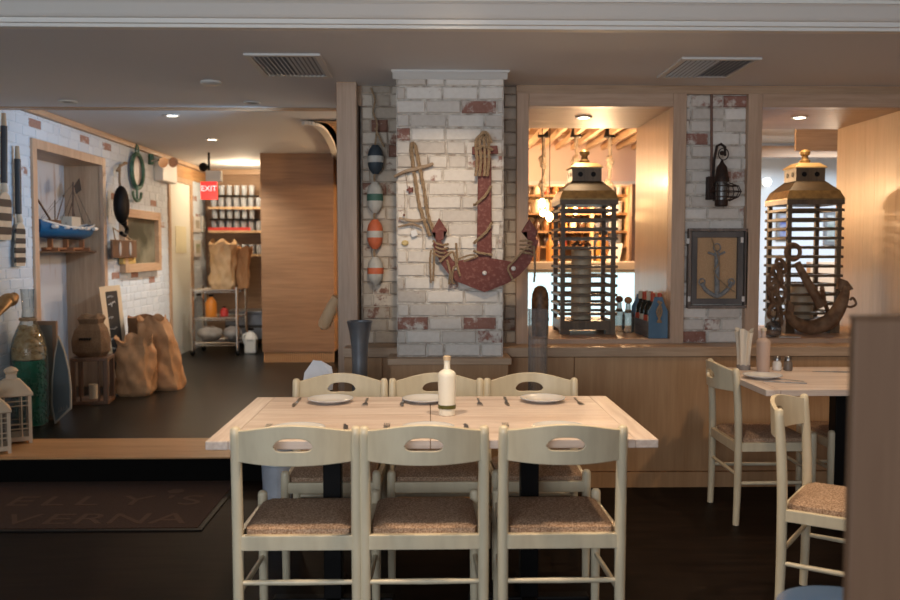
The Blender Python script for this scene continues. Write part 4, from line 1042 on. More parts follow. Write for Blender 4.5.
cc = Vector((cL.x - .015, Y1, ZS + zb_ + .465)); bm = BM()
tube(bm, [cc + Vector((.05 * math.cos(a), .05 * math.sin(a), .006)) for a in [2 * PI * k / 20 for k in range(20)]], .006, 6, closed=True)
for k in range(9):
    a = 2 * PI * k / 9; tube(bm, [cc + Vector((.05 * math.cos(a), .05 * math.sin(a), .006)), cc + Vector((.06 * math.cos(a + .3), .06 * math.sin(a + .3), .03)), cc + Vector((.035 * math.cos(a + .7), .035 * math.sin(a + .7), .05))], [.005, .009, .002], 6)
obj('twig_wreath', bm, M['darkwood'], label='small dark twig wreath resting on the candle in the first lantern', cat='wreath')
Y2 = 5.75
cR = Vector((PY(838, 333, 5.58).x - .17, Y2, ZS + .0005)); H2 = PY(801, 149, Y2).z - ZS
lantern(cR, .24, 4, PI / 4, H2, 'tall slatted dark wooden lantern behind the rusty anchor in the second window', rows=12)
candle(Vector((cR.x - .0, Y2, ZS + zb_ + .002)), .072, .24, 'wide ivory candle inside the lantern behind the rusty anchor')
# rusty anchor leaning on lantern 2
YA2 = 5.42
def RQ(px, py, o=0): return PY(px, py, YA2 + o)
mru = plain('rusty_anchor_iron', (.14, .075, .04), .75, .2, c2=(.26, .16, .09), scale=18, bump=.5)
T = thing('rusty_anchor', 'rusty brown iron anchor leaning in the second window before the lantern', 'anchor', Vector((RQ(805, 330).x, YA2, ZS)))
bm = BM(); tube(bm, [RQ(797, 263), RQ(809, 285), RQ(822, 306)], [.022, .026, .032], 10); obj('shank', bm, mru, T, smooth=True)
bm = BM(); tube(bm, [RQ(793 + 7 * math.cos(a), 252 + 7.5 * math.sin(a)) for a in [2 * PI * k / 20 for k in range(20)]], .014, 8, closed=True); obj('ring', bm, mru, T, smooth=True)
bm = BM(); P = spline([RQ(786, 312, -.06), RQ(795, 322, -.04), RQ(810, 327.5), RQ(828, 322), RQ(838, 310), RQ(844, 296), RQ(846, 286)], 6)
tube(bm, P, [.018 + .03 * math.sin(PI * min(1, (i + 1) / len(P))) for i in range(len(P))], 10); obj('arms', bm, mru, T, smooth=True)
bm = BM(); prism(bm, [RQ(839, 277.5), RQ(848, 281), RQ(854, 289), RQ(846, 292), RQ(838, 289)], (0, .03, 0)); obj('fluke', bm, mru, T, bevel=.004)
bm = BM(); prism(bm, [RQ(789, 300, -.07), RQ(795, 306, -.07), RQ(792, 323, -.07), RQ(786, 318, -.07)], (0, .03, 0)); obj('fluke', bm, mru, T, bevel=.004)
bm = BM(); P = spline([RQ(850, 300, -.03), RQ(853, 298, -.03), RQ(856, 304, -.03), RQ(850, 307, -.03), RQ(842, 304, -.03)], 4); tube(bm, P, .008, 8); obj('shackle', bm, mru, T, smooth=True)
bm = BM(); tube(bm, [RQ(822, 288, -.12), RQ(824, 300), RQ(828, 312, .1)], .014, 8); obj('stock', bm, mru, T, smooth=True)
# rusty chain pile at the left of it
T = thing('rusty_chain', 'heap of rusty chain links and floats left of the rusty anchor', 'chain', Vector((RQ(777, 322).x, 5.45, ZS)))
rd = random.Random(9)
for k in range(15):
    py = 320 - k * 3.9; px = 777 + rd.uniform(-4, 5) - (1 if k > 8 else 0); c = PY(px, py, 5.44 + rd.uniform(-.02, .02)); bm = BM()
    ax = rd.uniform(0, PI); u = Vector((math.cos(ax), math.sin(ax) * .6, .3 * rd.uniform(-1, 1))).normalized(); v = Vector((rd.uniform(-.4, .4), 0, 1)).normalized()
    tube(bm, [c + u * .030 * math.cos(a) + v * .040 * math.sin(a) for a in [2 * PI * j / 14 for j in range(14)]], .012, 8, closed=True); obj('link', bm, mru, T, smooth=True)
# small glass bottle
c = PY(773, 331, 5.36); c = Vector((c.x, 5.36, ZS))
T = thing('round_glass_bottle', 'small round clear glass bottle at the left corner of the second window sill', 'bottle', c)
bm = BM(); lathe(bm, [(.02, 0), (.045, .012), (.052, .05), (.04, .088), (.017, .10), (.015, .125), (.020, .130), (.02, .136)], c, 24); obj('body', bm, glassmat('grey_glass', (.45, .46, .46), .06, .55), T, smooth=True)
bm = BM(); lathe(bm, [(.013, .125), (.015, .16)], c, 14); obj('cork', bm, M['rope'], T)
c = PY(789, 337, 5.33)
bm = BM(); prism(bm, [Vector((c.x - .07, 5.31, ZS + .001)), Vector((c.x + .06, 5.30, ZS + .001)), Vector((c.x + .08, 5.34, ZS + .001)), Vector((c.x, 5.39, ZS + .001)), Vector((c.x - .05, 5.36, ZS + .001))], (0, 0, .004))
obj('paper_card', bm, M['pot'], label='small white card lying on the second window sill', cat='card')

# blue caddy with bottles
c0 = PY(648, 338, 5.48); cB = Vector((PY(656, 338, 5.50).x, 5.50, ZS))
mbl = plain('blue_crate_paint', (.075, .16, .25), .55, c2=(.12, .21, .30), scale=8, stretch=(1, 1, .4)); mgy = wood('grey_crate_board', (.10, .11, .12), (.19, .19, .19), 'Y', .7)
T = thing('bottle_caddy', 'blue wooden bottle caddy at the right end of the first window sill', 'caddy', cB, rotz=.0)
a_, b_ = PY(648.5, 338, 5.29), PY(668.5, 338, 5.29)
w2 = b_.x - a_.x; zT = PY(660, 297, 5.29).z
x0, x1 = a_.x, min(b_.x, w1r - .006); yf, yb_ = 5.29, 5.74
def endp(y):
    bm = BM(); H = zT - ZS
    prism(bm, [(x0, y, ZS), (x1, y, ZS), (x1, y, ZS + H * .66), (x1 - .02, y, ZS + H * .82), (x1 - .035, y, ZS + H), (x0 + .035, y, ZS + H), (x0 + .02, y, ZS + H * .82), (x0, y, ZS + H * .66)], (0, .012, 0)); return bm
obj('end_board', endp(yf), mbl, T, bevel=.002); obj('end_board', endp(yb_), mbl, T, bevel=.002)
bm = BM(); box(bm, x0 + .001, x0 + .011, yf + .0125, yb_ - .0005, ZS, ZS + .10); obj('side_board', bm, mgy, T)
bm = BM(); box(bm, x1 - .011, x1 - .001, yf + .0125, yb_ - .0005, ZS, ZS + .10); obj('side_board', bm, mgy, T)
bm = BM(); box(bm, x0 + .012, x1 - .012, yf + .0125, yb_ - .0005, ZS, ZS + .008); obj('bottom_board', bm, mgy, T)
bm = BM(); tube(bm, [((x0 + x1) / 2, yf - .01, zT - .03), ((x0 + x1) / 2, yb_ + .02, zT - .03)], .009, 8); obj('handle', bm, M['rope'], T)
bm = BM(); q = PY(661, 305, 5.41)
q.x = (x0 + x1) / 2
for k in range(3): rope(bm, [Vector((q.x + .0 + k * .008, 5.278, zT - .03)), Vector((q.x + .014 - k * .014, 5.27, zT - .09)), Vector((q.x + k * .012 - .01, 5.275, zT - .155))], .006)
obj('rope_tassel', bm, M['rope'], T)
mbot = plain('dark_bottle_glass', (.02, .022, .018), .12); labs = [plain('cream_label', (.62, .55, .42), .7), plain('red_label', (.50, .08, .04), .6)]
i = 0
for xx in (x0 + .038, x1 - .038):
    for yy in (5.345, 5.45, 5.555, 5.66):
        q = Vector((xx, yy, ZS + .009)); t = thing('wine_bottle', ('dark bottle in the blue caddy, %s row, place %s from the front' % ('left' if i < 4 else 'right', ('first', 'second', 'third', 'last')[i % 4])), 'bottle', q, 'bottles in the blue caddy')
        bm = BM(); lathe(bm, [(.027, 0), (.030, .005), (.030, .15), (.024, .175), (.012, .195), (.011, .245), (.013, .247), (.013, .256)], q, 18); obj('glass', bm, mbot, t, smooth=True)
        bm = BM(); shell(bm, [(.0305, .05), (.031, .05), (.031, .125), (.0305, .125)], q, 18); obj('label', bm, labs[i % 2], t, smooth=True)
        bm = BM(); lathe(bm, [(.0142, .215), (.0142, .262), (.010, .266)], q, 14); obj('capsule', bm, labs[(i + 1) % 2], t, smooth=True)
        i += 1
# cork topped bottles
for px, Y, hm, lab in ((619, 5.78, plain('dark_wood_stopper', (.20, .08, .04), .4), 'clear bottle with a dark round wooden stopper on the first window sill'), (628, 5.66, plain('amber_wood_stopper', (.42, .20, .08), .4), 'clear bottle with an amber round wooden stopper beside the blue caddy')):
    q = Vector((PY(px, 320, Y).x, Y, ZS)); t = thing('stoppered_bottle', lab, 'bottle', q)
    bm = BM(); lathe(bm, [(.03, 0), (.038, .006), (.040, .09), (.036, .12), (.018, .15), (.016, .19)], q, 20); obj('body', bm, glassmat('milky_glass_' + str(px), (.80, .78, .70), .15, .45), t, smooth=True)
    bm = BM(); sph(bm, q + Vector((0, 0, .212)), .026, (1, 1, .9), 16, 10); obj('stopper', bm, hm, t, smooth=True)
    bm = BM(); lathe(bm, [(.020, .13), (.023, .14), (.020, .15)], q, 16); obj('neck_cord', bm, M['rope'], t, smooth=True)
# rounded wooden float at the left
q = Vector((PY(540, 330, 5.46).x, 5.46, ZS)); zf = PY(540, 285.5, 5.46).z - ZS
t = thing('wooden_float', 'dark mottled round-topped wooden float on the sill left of the lantern', 'float', q)
bm = BM(); lathe(bm, [(.05, 0), (.054, .02), (.054, zf * .72), (.050, zf * .84), (.036, zf * .95), (.016, zf * .995), (0, zf)], q, 24); obj('body', bm, plain('mottled_dark_wood', (.07, .035, .015), .5, c2=(.24, .13, .06), scale=26), t, smooth=True)
bm = BM(); lathe(bm, [(.056, zf * .3), (.057, zf * .33), (.056, zf * .36)], q, 24); obj('band', bm, M['darkwood'], t, smooth=True)
# ================================================================ LEFT WALL AND ENTRY
def WX(px, py, o=0): return PX(px, py, WL + o)
mpale = wood('pale_oar_wood', (.46, .38, .28), (.62, .54, .42), 'Z', .6)
mink = plain('black_oar_paint', (.022, .024, .030), .5)
mhand = wood('oar_handle_wood', (.34, .24, .15), (.48, .36, .24), 'Z', .6)
def oar(px0, py_top, py_grip, py_neck, py_bl, py_end, px1, hw, label, ns, flat=False):
    o = .035; top = WX(px0, py_top, o); T = thing('painted_oar', label, 'oar', WX(px1, py_end, o))
    A, Bv, Cn = WX(px0 + .5, py_grip, o), WX((px0 + px1) / 2, py_neck, o), WX(px1, py_bl, o)
    bm = BM(); tube(bm, [top, A], [.014, .018], 10); obj('handle', bm, mhand, T, smooth=True)
    bm = BM(); tube(bm, [A, Bv], [.022, .022], 12); obj('shaft', bm, mink, T, smooth=True)
    bm = BM(); tube(bm, [Bv, Cn], [.018, .022], 10); obj('neck', bm, mpale, T, smooth=True)
    E = WX(px1, py_end, o); ax = (E - Cn)
    bm = BM(); L0, L1_ = Cn, E; yv = Vector((0, 1, 0)); n = 10
    outl = [(0, .25), (.08, .7), (.2, .95), (.5, 1), (.9, 1), (1, .9)]
    wid = lambda f: next(outl[i][1] + (outl[i + 1][1] - outl[i][1]) * (f - outl[i][0]) / (outl[i + 1][0] - outl[i][0]) for i in range(5) if f <= outl[i + 1][0] + 1e-9)
    def seg(bm, f0, f1, th, m=5):
        fs_ = [f0 + (f1 - f0) * k / m for k in range(m + 1)]
        l = [L0 + ax * f - yv * hw * wid(f) for f in fs_]; r = [L0 + ax * f + yv * hw * wid(f) for f in fs_]
        prism(bm, [p + Vector((-th / 2, 0, 0)) for p in l + r[::-1]], (th, 0, 0))
    seg(bm, 0, 1, .012, 12); bl_ = obj('blade', bm, mpale, T)
    for k in range(ns):
        f = .13 + k * (.87 / ns) + .02; bm = BM(); seg(bm, f, min(1, f + .42 / ns + .02), .0145); obj('stripe', bm, mink, bl_)
    return T
oar(3.5, 113, 126, 183, 192, 240, 4.5, .095, 'painted oar hanging at the left edge of the photo, larger of the two', 3)
oar(17, 146, 159, 214, 222, 266, 20, .075, 'striped oar beside the niche frame, shorter of the two', 4)
# ship on its shelf
SX = -3.10
T = thing('niche_shelf', 'thin wooden shelf inside the wall niche under the model boat', 'shelf', (-3.15, 7.4, 1.40))
bm = BM(); box(bm, WL - nd + .001, WL - .05, nf0 + fwid + .001, nf1 - fwid - .001, PX(60, 251, SX).z - .012, PX(60, 251, SX).z); obj('board', bm, M['darkwood'], T, bevel=.002)
shz = PX(60, 251, SX).z
def SP(px, py, o=0): return PX(px, py, SX + o)
ya, yb2 = SP(33, 235).y, SP(93, 235).y
T = thing('model_boat', 'blue and white model fishing boat on the shelf in the wall niche', 'model boat', (SX, (ya + yb2) / 2, shz))
zk, zg = SP(60, 240).z, SP(60, 226).z; zk = SP(60, 239).z; zg = SP(60, 229).z
bm = BM(); n = 16; rings = []
for i in range(n + 1):
    f = i / n; y = ya + (yb2 - ya) * f; wv = .115 * (math.sin(PI * min(1, f * .86 + .14)) ** .6 if f < 1 else 0.02); wv = max(wv, .006)
    sh = zg + .05 * abs(2 * f - 1) ** 2 + .015; kz = zk + .05 * max(0, f - .8) * 4 + .02 * max(0, .2 - f) * 4
    rings.append([bm.verts.new((SX + wv * a, y + (b - .5) * .04 * (1 if f > .5 else -1), kz + (sh - kz) * b)) for a, b in ((-1, 1), (-.97, .6), (-.75, .25), (0, 0), (.75, .25), (.97, .6), (1, 1))])
for a, b in zip(rings, rings[1:]):
    for k in range(6): bm.faces.new((a[k], a[k + 1], b[k + 1], b[k]))
    bm.faces.new((a[6], a[0], b[0], b[6]))
bm.faces.new(rings[0]); bm.faces.new(rings[-1][::-1])
obj('hull', bm, plain('royal_blue_hull', (.01, .12, .30), .35), T, smooth=True)
bm = BM()
for s in (-1, 1):
    tube(bm, [rings_co for rings_co in [Vector((SX + s * (max(.006, .115 * (math.sin(PI * min(1, f * .86 + .14)) ** .6 if f < 1 else .02)) + .003), ya + (yb2 - ya) * f, zg + .05 * abs(2 * f - 1) ** 2 + .012)) for f in [i / 20 for i in range(21)]]], .008, 6)
obj('rail', bm, M['whitepaint'], T, smooth=True)
bm = BM()
for f in (.12, .3, .42, .54, .66, .80): 
    p = Vector((SX + .112, ya + (yb2 - ya) * f, zg + .012)); tube(bm, [p - Vector((0, .035, 0)), p + Vector((0, .035, 0))], .016, 8)
obj('fender', bm, M['whitepaint'], T, smooth=True)
mcab = plain('cream_cabin_paint', (.66, .58, .46), .5)
bm = BM(); yc = SP(71, 228).y; box(bm, SX - .05, SX + .05, yc - .10, yc + .09, zg, zg + .11); obj('cabin', bm, mcab, T, bevel=.004)
bm = BM(); yc2 = SP(52, 228).y; box(bm, SX - .045, SX + .045, yc2 - .14, yc2 + .08, zg, zg + .07); obj('hatch', bm, M['darkwood'], T, bevel=.003)
bm = BM()
tube(bm, [Vector((SX, SP(73, 230).y, zg)), Vector((SX, SP(73, 182).y, SP(73, 182).z))], .007, 6)
tube(bm, [Vector((SX, SP(55, 230).y, zg)), Vector((SX, SP(55, 200).y, SP(55, 200).z))], .005, 6)
tube(bm, [Vector((SX, SP(52, 224).y, zg + .05)), Vector((SX, SP(38, 200).y, SP(38, 200).z))], .009, 6)
tube(bm, [Vector((SX, SP(56, 222).y, zg + .05)), Vector((SX, SP(64, 195).y, SP(64, 195).z))], .005, 6)
tube(bm, [Vector((SX, SP(66, 222).y, zg + .05)), Vector((SX, SP(72, 203).y, SP(72, 203).z)), Vector((SX, SP(76, 220).y, zg + .05))], .005, 6)
obj('mast', bm, M['darkwood'], T, smooth=True)
bm = BM()
for a, b in (((73, 184), (40, 222)), ((73, 184), (91, 224)), ((55, 201), (38, 222)), ((73, 190), (60, 224)), ((73, 190), (84, 224))):
    tube(bm, [SP(*a), SP(*b)], .0018, 4)
obj('rigging', bm, M['black'], T)
bm = BM(); a = SP(76, 190); prism(bm, [SP(74, 186), SP(79, 178), SP(81, 190), SP(76, 194)], (.004, 0, 0)); obj('flag', bm, mink, T)
bm = BM()
for f in (.25, .5, .78):
    y = ya + (yb2 - ya) * f; box(bm, SX - .07, SX + .07, y - .012, y + .012, shz, shz + .03); box(bm, SX - .02, SX + .02, y - .012, y + .012, shz + .03, shz + .10)
box(bm, SX - .015, SX + .015, ya + .2, yb2 - .2, shz + .012, shz + .03)
obj('cradle', bm, plain('reddish_cradle_wood', (.30, .12, .05), .5), T)
# painting with a planter of white flowers
T = thing('shadow_box_picture', 'oak framed dark landscape shadow box low on the left wall', 'picture', WX(137, 272, .05))
y0, y1 = WX(119, 240).y, WX(156, 240).y; z0_, z1_ = WX(119, 273).z, WX(119, 208).z; dp = .06
bm = BM(); fw = .085
for e in ((y0, y0 + fw, z0_, z1_), (y1 - fw, y1, z0_, z1_), (y0 + fw, y1 - fw, z0_, z0_ + fw), (y0 + fw, y1 - fw, z1_ - fw, z1_)): box(bm, WL + .001, WL + dp, e[0], e[1], e[2], e[3])
obj('frame', bm, M['oakY'], T, bevel=.003)
bm = BM(); box(bm, WL + .001, WL + .012, y0 + fw, y1 - fw, z0_ + fw, z1_ - fw); obj('canvas', bm, plain('stormy_landscape', (.05, .05, .03), .4, c2=(.22, .21, .15), scale=2.2, lo=.42, hi=.68, stretch=(1, 1, 1.6)), T)
p = WX(131, 261, .07)
T = thing('flower_planter', 'small yellow wooden planter of white flowers in the shadow box picture', 'planter', (WL + .066, p.y, z0_ + fw))
hz = .13
bm = BM(); box(bm, WL + .014, WL + .058, p.y - .18, p.y + .18, z0_ + fw, z0_ + fw + hz); obj('box', bm, plain('yellow_planter_wood', (.50, .34, .11), .7), T, bevel=.003)
rd = random.Random(3)
for k in range(9):
    bm = BM(); sph(bm, (WL + .04 + rd.uniform(-.005, .015), p.y - .12 + .03 * k + rd.uniform(-.01, .01), z0_ + fw + hz + rd.uniform(.01, .04)), .022, (1, 1, .8), 8, 6); obj('flower', bm, M['pot'], T, smooth=True)
bm = BM(); sph(bm, (WL + .040, p.y, z0_ + fw + hz), .025, (1, 5, .6), 14, 8); obj('leaves', bm, plain('leaf_green', (.05, .09, .03), .7), T, smooth=True)
# porthole
p = WX(137.5, 171, .04)
mvg = plain('verdigris_metal', (.10, .22, .15), .5, .3, c2=(.05, .12, .09), scale=20)
T = thing('porthole_mirror', 'round green porthole mirror with small anchor hanging on the left wall', 'mirror', WX(137.5, 190, .03))
ry = (WX(146, 171).y - WX(129, 171).y) / 2 * .9; rz_ = (WX(137, 154).z - WX(137, 188).z) / 2
rr = .17
bm = BM(); tube(bm, [p + Vector((0, rr * math.cos(a), rr * math.sin(a))) for a in [2 * PI * k / 32 for k in range(32)]], .022, 8, closed=True); obj('rim', bm, mvg, T, smooth=True)
bm = BM(); tube(bm, [p - Vector((.03, 0, 0)), p - Vector((.01, 0, 0))], rr, 32); obj('mirror', bm, plain('dusky_mirror', (.42, .40, .42), .5, .1, c2=(.30, .24, .22), scale=6), T)
bm = BM(); c = WX(137, 190, .06); tube(bm, [c + Vector((0, 0, .04)), c - Vector((0, 0, .10))], .012, 6)
tube(bm, spline([c + Vector((0, -.13, -.02)), c + Vector((0, -.10, -.08)), c + Vector((0, 0, -.11)), c + Vector((0, .10, -.08)), c + Vector((0, .13, -.02))], 5), .014, 6); obj('anchor', bm, mvg, T, smooth=True)
bm = BM(); c = WX(137, 150, .05); tube(bm, [c + Vector((0, .04 * math.cos(a), .05 * math.sin(a))) for a in [2 * PI * k / 14 for k in range(14)]], .01, 6, closed=True); tube(bm, [c + Vector((-.04, 0, .03)), c + Vector((.0, 0, .03))], .008, 6); obj('ring', bm, mvg, T, smooth=True)
# emergency light
a, b = WX(154, 183), WX(168, 153)
T = thing('emergency_light', 'white emergency light box with two chrome lamp heads on the left wall', 'light', (WL + .05, (a.y + b.y) / 2, a.z))
zA, zB = WX(160, 182).z, WX(160, 160).z
bm = BM(); box(bm, WL + .001, WL + .10, a.y, b.y, zA, zB); obj('housing', bm, M['whitepaint'], T, bevel=.01)
for px in (160, 170):
    c = PX(px, 161, WL + .17); bm = BM(); tube(bm, [c, c + Vector((.05, -.05, -.02))], [.03, .055], 14); lampo = obj('lamp_head', bm, M['chrome'], T, smooth=True)
    bm = BM(); tube(bm, [c + Vector((-.09, 0, 0)), c], .012, 6); obj('bracket', bm, M['chrome'], lampo)
bm = BM(); c = WX(151, 157, .03); tube(bm, [c - Vector((0, 0, .08)), c + Vector((0, 0, .03))], .03, 8); obj('conduit_box', bm, mvg, T)
# block and tackle
T = thing('block_and_tackle', 'dark wooden pulley block with hook hanging from a rope on the left wall', 'pulley', WX(122, 235, .06))
bm = BM(); rope(bm, [WX(120, 165, .05), WX(119.5, 180, .10), WX(121, 192, .15)], .012); rope(bm, [WX(124, 163, .05), WX(127, 163, .06), WX(120.5, 166, .06), WX(117, 171, .06)], .012); obj('rope', bm, M['rope'], T)
bm = BM(); c = WX(121.5, 205, .15); sph(bm, c, .17, (.4, .62, 1.05), 16, 12); obj('block', bm, M['black'], T, smooth=True)
bm = BM(); tube(bm, [WX(123, 217, .15), WX(124, 224, .15)], .03, 10); tube(bm, spline([WX(124, 224, .15), WX(127, 229, .15), WX(125, 235, .15), WX(121, 233, .15)], 4), .02, 8); obj('hook', bm, M['black'], T, smooth=True)
# fish sign
T = thing('hanging_sign', 'small weathered wooden sign with crossed fish hanging under the pulley', 'sign', WX(115, 258, .03))
bm = BM(); a, b = WX(103.5, 259.5), WX(128, 240); zt1, zb1 = WX(115, 240).z, WX(115, 258).z
box(bm, WL + .065, WL + .085, a.y, b.y, zb1, zt1); obj('board', bm, M['darkwood'], T, bevel=.004)
m_ = plain('grey_fish_paint', (.36, .36, .36), .6)
for s in (-1, 1):
    cy = (a.y + b.y) / 2 + s * .14; cz = (zt1 + zb1) / 2
    bm = BM(); sph(bm, (WL + .088, cy, cz), .075, (.1, .45, .9), 10, 8); obj('fish_motif', bm, m_, T, smooth=True)
bm = BM(); q = WX(113, 228, .03); tube(bm, [Vector((WL + .075, a.y + .1, zt1)), q, Vector((WL + .075, b.y - .1, zt1))], .006, 6); obj('hanging_cord', bm, M['rope'], T)
# brass ornament at the left edge
q = WX(4, 305, .12)
T = thing('brass_fish_ornament', 'knobbly gilded ornament sticking out from the wall at the left edge', 'ornament', (q.x, q.y, q.z - .06))
mgold = plain('dull_gilt', (.45, .28, .12), .4, .5, c2=(.28, .16, .07), scale=18)
bm = BM(); sph(bm, q + Vector((.0, .07, .03)), .06, (1, 1.0, .8)); sph(bm, q + Vector((.01, .12, .045)), .035); tube(bm, [q + Vector((-.12, -.02, -.01)), q + Vector((0, .05, .02))], [.03, .05], 10); tube(bm, [q + Vector((0, -.10, -.06)), q + Vector((0, .03, .02))], [.02, .045], 10); obj('body', bm, mgold, T, smooth=True)

# --- things on the upper floor, left
def F(px, py): return PZ(px, py, F1 + .001)
# giant bottle
q = F(31, 426); Hb = PY(31, 289, q.y).z - F1; c = Vector((q.x, q.y, F1 + .0))
T = thing('glass_demijohn', 'tall glass bottle filled with shells above green beads, left of the pointed mirror', 'bottle', c)
s = Hb / 142
mgb = glassmat('green_tinted_glass', (.52, .66, .58), .06, .86)
bm = BM(); shell(bm, [(.11, 0), (.122, 8 * s), (.124, 66 * s), (.122, 78 * s), (.108, 90 * s), (.078, 101 * s), (.045, 111 * s), (.038, 120 * s), (.046, 141 * s), (.052, 142 * s), (.046, 142 * s)], c, 30); obj('glass', bm, mgb, T, smooth=True)
rd = random.Random(2); bm = BM()
for k in range(420):
    a = rd.uniform(0, 2 * PI); z = rd.uniform(4, 68); rr = .100 + rd.uniform(-.004, .006); sph(bm, c + Vector((rr * math.cos(a), rr * math.sin(a), z * s)), .0115, (1, 1, 1), 6, 4)
lathe(bm, [(.098, 2 * s), (.098, 69 * s)], c, 20)
o = obj('green_beads', bm, plain('green_glass_beads', (.005, .16, .09), .25), T, smooth=True); o['kind'] = 'stuff'
bm = BM()
for k in range(300):
    a = rd.uniform(0, 2 * PI); z = rd.uniform(70, 104); rr = (.104 if z < 80 else .104 - (z - 80) * .0024) + rd.uniform(-.004, .004); sph(bm, c + Vector((rr * math.cos(a), rr * math.sin(a), z * s)), .013, (1, rd.uniform(.5, 1), rd.uniform(.5, 1)), 6, 4)
lathe(bm, [(.10, 70 * s), (.098, 80 * s), (.05, 103 * s)], c, 16)
o = obj('shells', bm, plain('gold_shells', (.42, .25, .10), .4, c2=(.62, .46, .26), scale=30), T, smooth=True); o['kind'] = 'stuff'
bm = BM(); rope(bm, [c + Vector((.05 * math.cos(a), .05 * math.sin(a), 111 * s)) for a in [2 * PI * k / 12 for k in range(13)]], .012); obj('neck_rope', bm, M['rope'], T)
# white lanterns
mwl = plain('white_lantern_paint', (.60, .47, .33), .5)
def wlantern(px, py, hpx, label, wdt, Yf):
    q = F(px, py) if Yf is None else Vector((PY(px, py, Yf).x, Yf, F1 + .007)); H = PY(px, py - hpx, q.y).z - q.z; c = Vector((q.x, q.y, q.z)); T = thing('white_lantern', label, 'lantern', c); h = wdt / 2; n = 4; rot = PI / 4 + .5
    R = h * 1.414
    P4 = [Vector((R * math.cos(rot + 2 * PI * k / 4), R * math.sin(rot + 2 * PI * k / 4), 0)) for k in range(4)]
    bm = BM(); lathe(bm, [(R * 1.05, .02), (R * 1.05, .05)], c, 4, rot); obj('base', bm, mwl, T, bevel=.003)
    zt_ = H * .62
    for p in P4:
        bm = BM(); box(bm, c.x + p.x * .96 - .01, c.x + p.x * .96 + .01, c.y + p.y * .96 - .01, c.y + p.y * .96 + .01, c.z, c.z + zt_, rot + PI / 4); obj('post', bm, mwl, T)
    for i in range(4):
        a, b = P4[i] * .98, P4[(i + 1) % 4] * .98; d = b - a; bm = BM()
        for f in (.25, .75): tube(bm, [c + a + d * f + Vector((0, 0, .05)), c + a + d * f + Vector((0, 0, zt_))], .005, 4)
        for z in (.10, .13, zt_ - .06, zt_ - .03): tube(bm, [c + a + Vector((0, 0, z)), c + b + Vector((0, 0, z))], .004, 4)
        obj('lattice', bm, mwl, T)
        bm = BM(); a2, b2 = a * .97, b * .97; prism(bm, [c + a2 + Vector((0, 0, .05)), c + b2 + Vector((0, 0, .05)), c + b2 + Vector((0, 0, zt_)), c + a2 + Vector((0, 0, zt_))], a.normalized() * .001); obj('glass', bm, M['glass'], T)
    bm = BM(); lathe(bm, [(R * 1.0, zt_), (R * 1.16, zt_ + .005), (R * 1.16, zt_ + .018), (R * .50, zt_ + H * .20), (R * .30, zt_ + H * .22), (R * .30, zt_ + H * .28), (R * .36, zt_ + H * .29)], c, 4, rot); obj('roof', bm, mwl, T, bevel=.002)
    bm = BM(); z = zt_ + H * .28; lathe(bm, [(.03, z), (.045, z + .02), (.03, z + H * .075), (.0, H)], c, 14); obj('finial', bm, mwl, T, smooth=True)
wlantern(13, 443, 77, 'larger white lantern standing on the step before the glass demijohn', .205, 5.72)
wlantern(-6, 449, 62, 'smaller white lantern on the step, cut by the left edge of the photo', .17, 5.42)
# pointed mirror and its panel
def lean(px0, px1, pyb, pyt, depth): pass
q = F(61, 420)
T = thing('boat_mirror', 'pointed boat-shaped slate board with pale outline leaning right of the demijohn', 'board', (q.x, 6.32, F1))
YM = 6.30
def M_(x, y, o=0): 
    f = max(0, (423 - y) / 90); return PY(x, y, YM + .02 + f * .10 + o)
out = [(54.5, 424), (51, 405), (51.5, 380), (54, 355), (58, 335.5), (64, 350), (69, 370), (71, 390), (71, 409)]
bm = BM(); prism(bm, [M_(x, y) for x, y in out], (.0, .02, 0)); obj('frame', bm, plain('pale_outline_paint', (.36, .31, .25), .6), T, bevel=.002)
cx_, cy_ = 61.5, 385
bm = BM(); prism(bm, [M_(cx_ + (x - cx_) * .84, cy_ + (y - cy_) * .93, -.004) for x, y in out], (0, .004, 0)); obj('slate', bm, plain('blue_grey_slate', (.07, .09, .10), .35), T)
bm = BM()
for k, x in enumerate((58, 60.5, 63, 66)): tube(bm, [M_(x, 413 - k, -.006), M_(x + .8, 408 - k, -.006), M_(x + 1.6, 412 - k, -.006)], .003, 4)
obj('chalk_marks', bm, plain('faint_chalk', (.20, .20, .19), .8), T)
T = thing('frame_panel', 'brown framed grey panel leaning on the wall behind the pointed board', 'panel', (PY(45, 420, 6.25).x, 6.3, F1))
bm = BM(); a = PY(36, 415, 6.5); b = PY(56.5, 321, 6.5); v = []
for e in ((a.x, a.x + .03, F1, b.z), (b.x - .03, b.x, F1, b.z), (a.x + .03, b.x - .03, b.z - .03, b.z), (a.x + .03, b.x - .03, F1, F1 + .03)): box(bm, e[0], e[1], 6.49, 6.52, e[2], e[3])
obj('frame', bm, plain('brown_frame_paint', (.24, .14, .08), .6), T, bevel=.003)
bm = BM(); box(bm, a.x + .031, b.x - .031, 6.50, 6.51, F1 + .031, b.z - .031); obj('infill', bm, plain('grey_infill', (.17, .16, .14), .5), T)
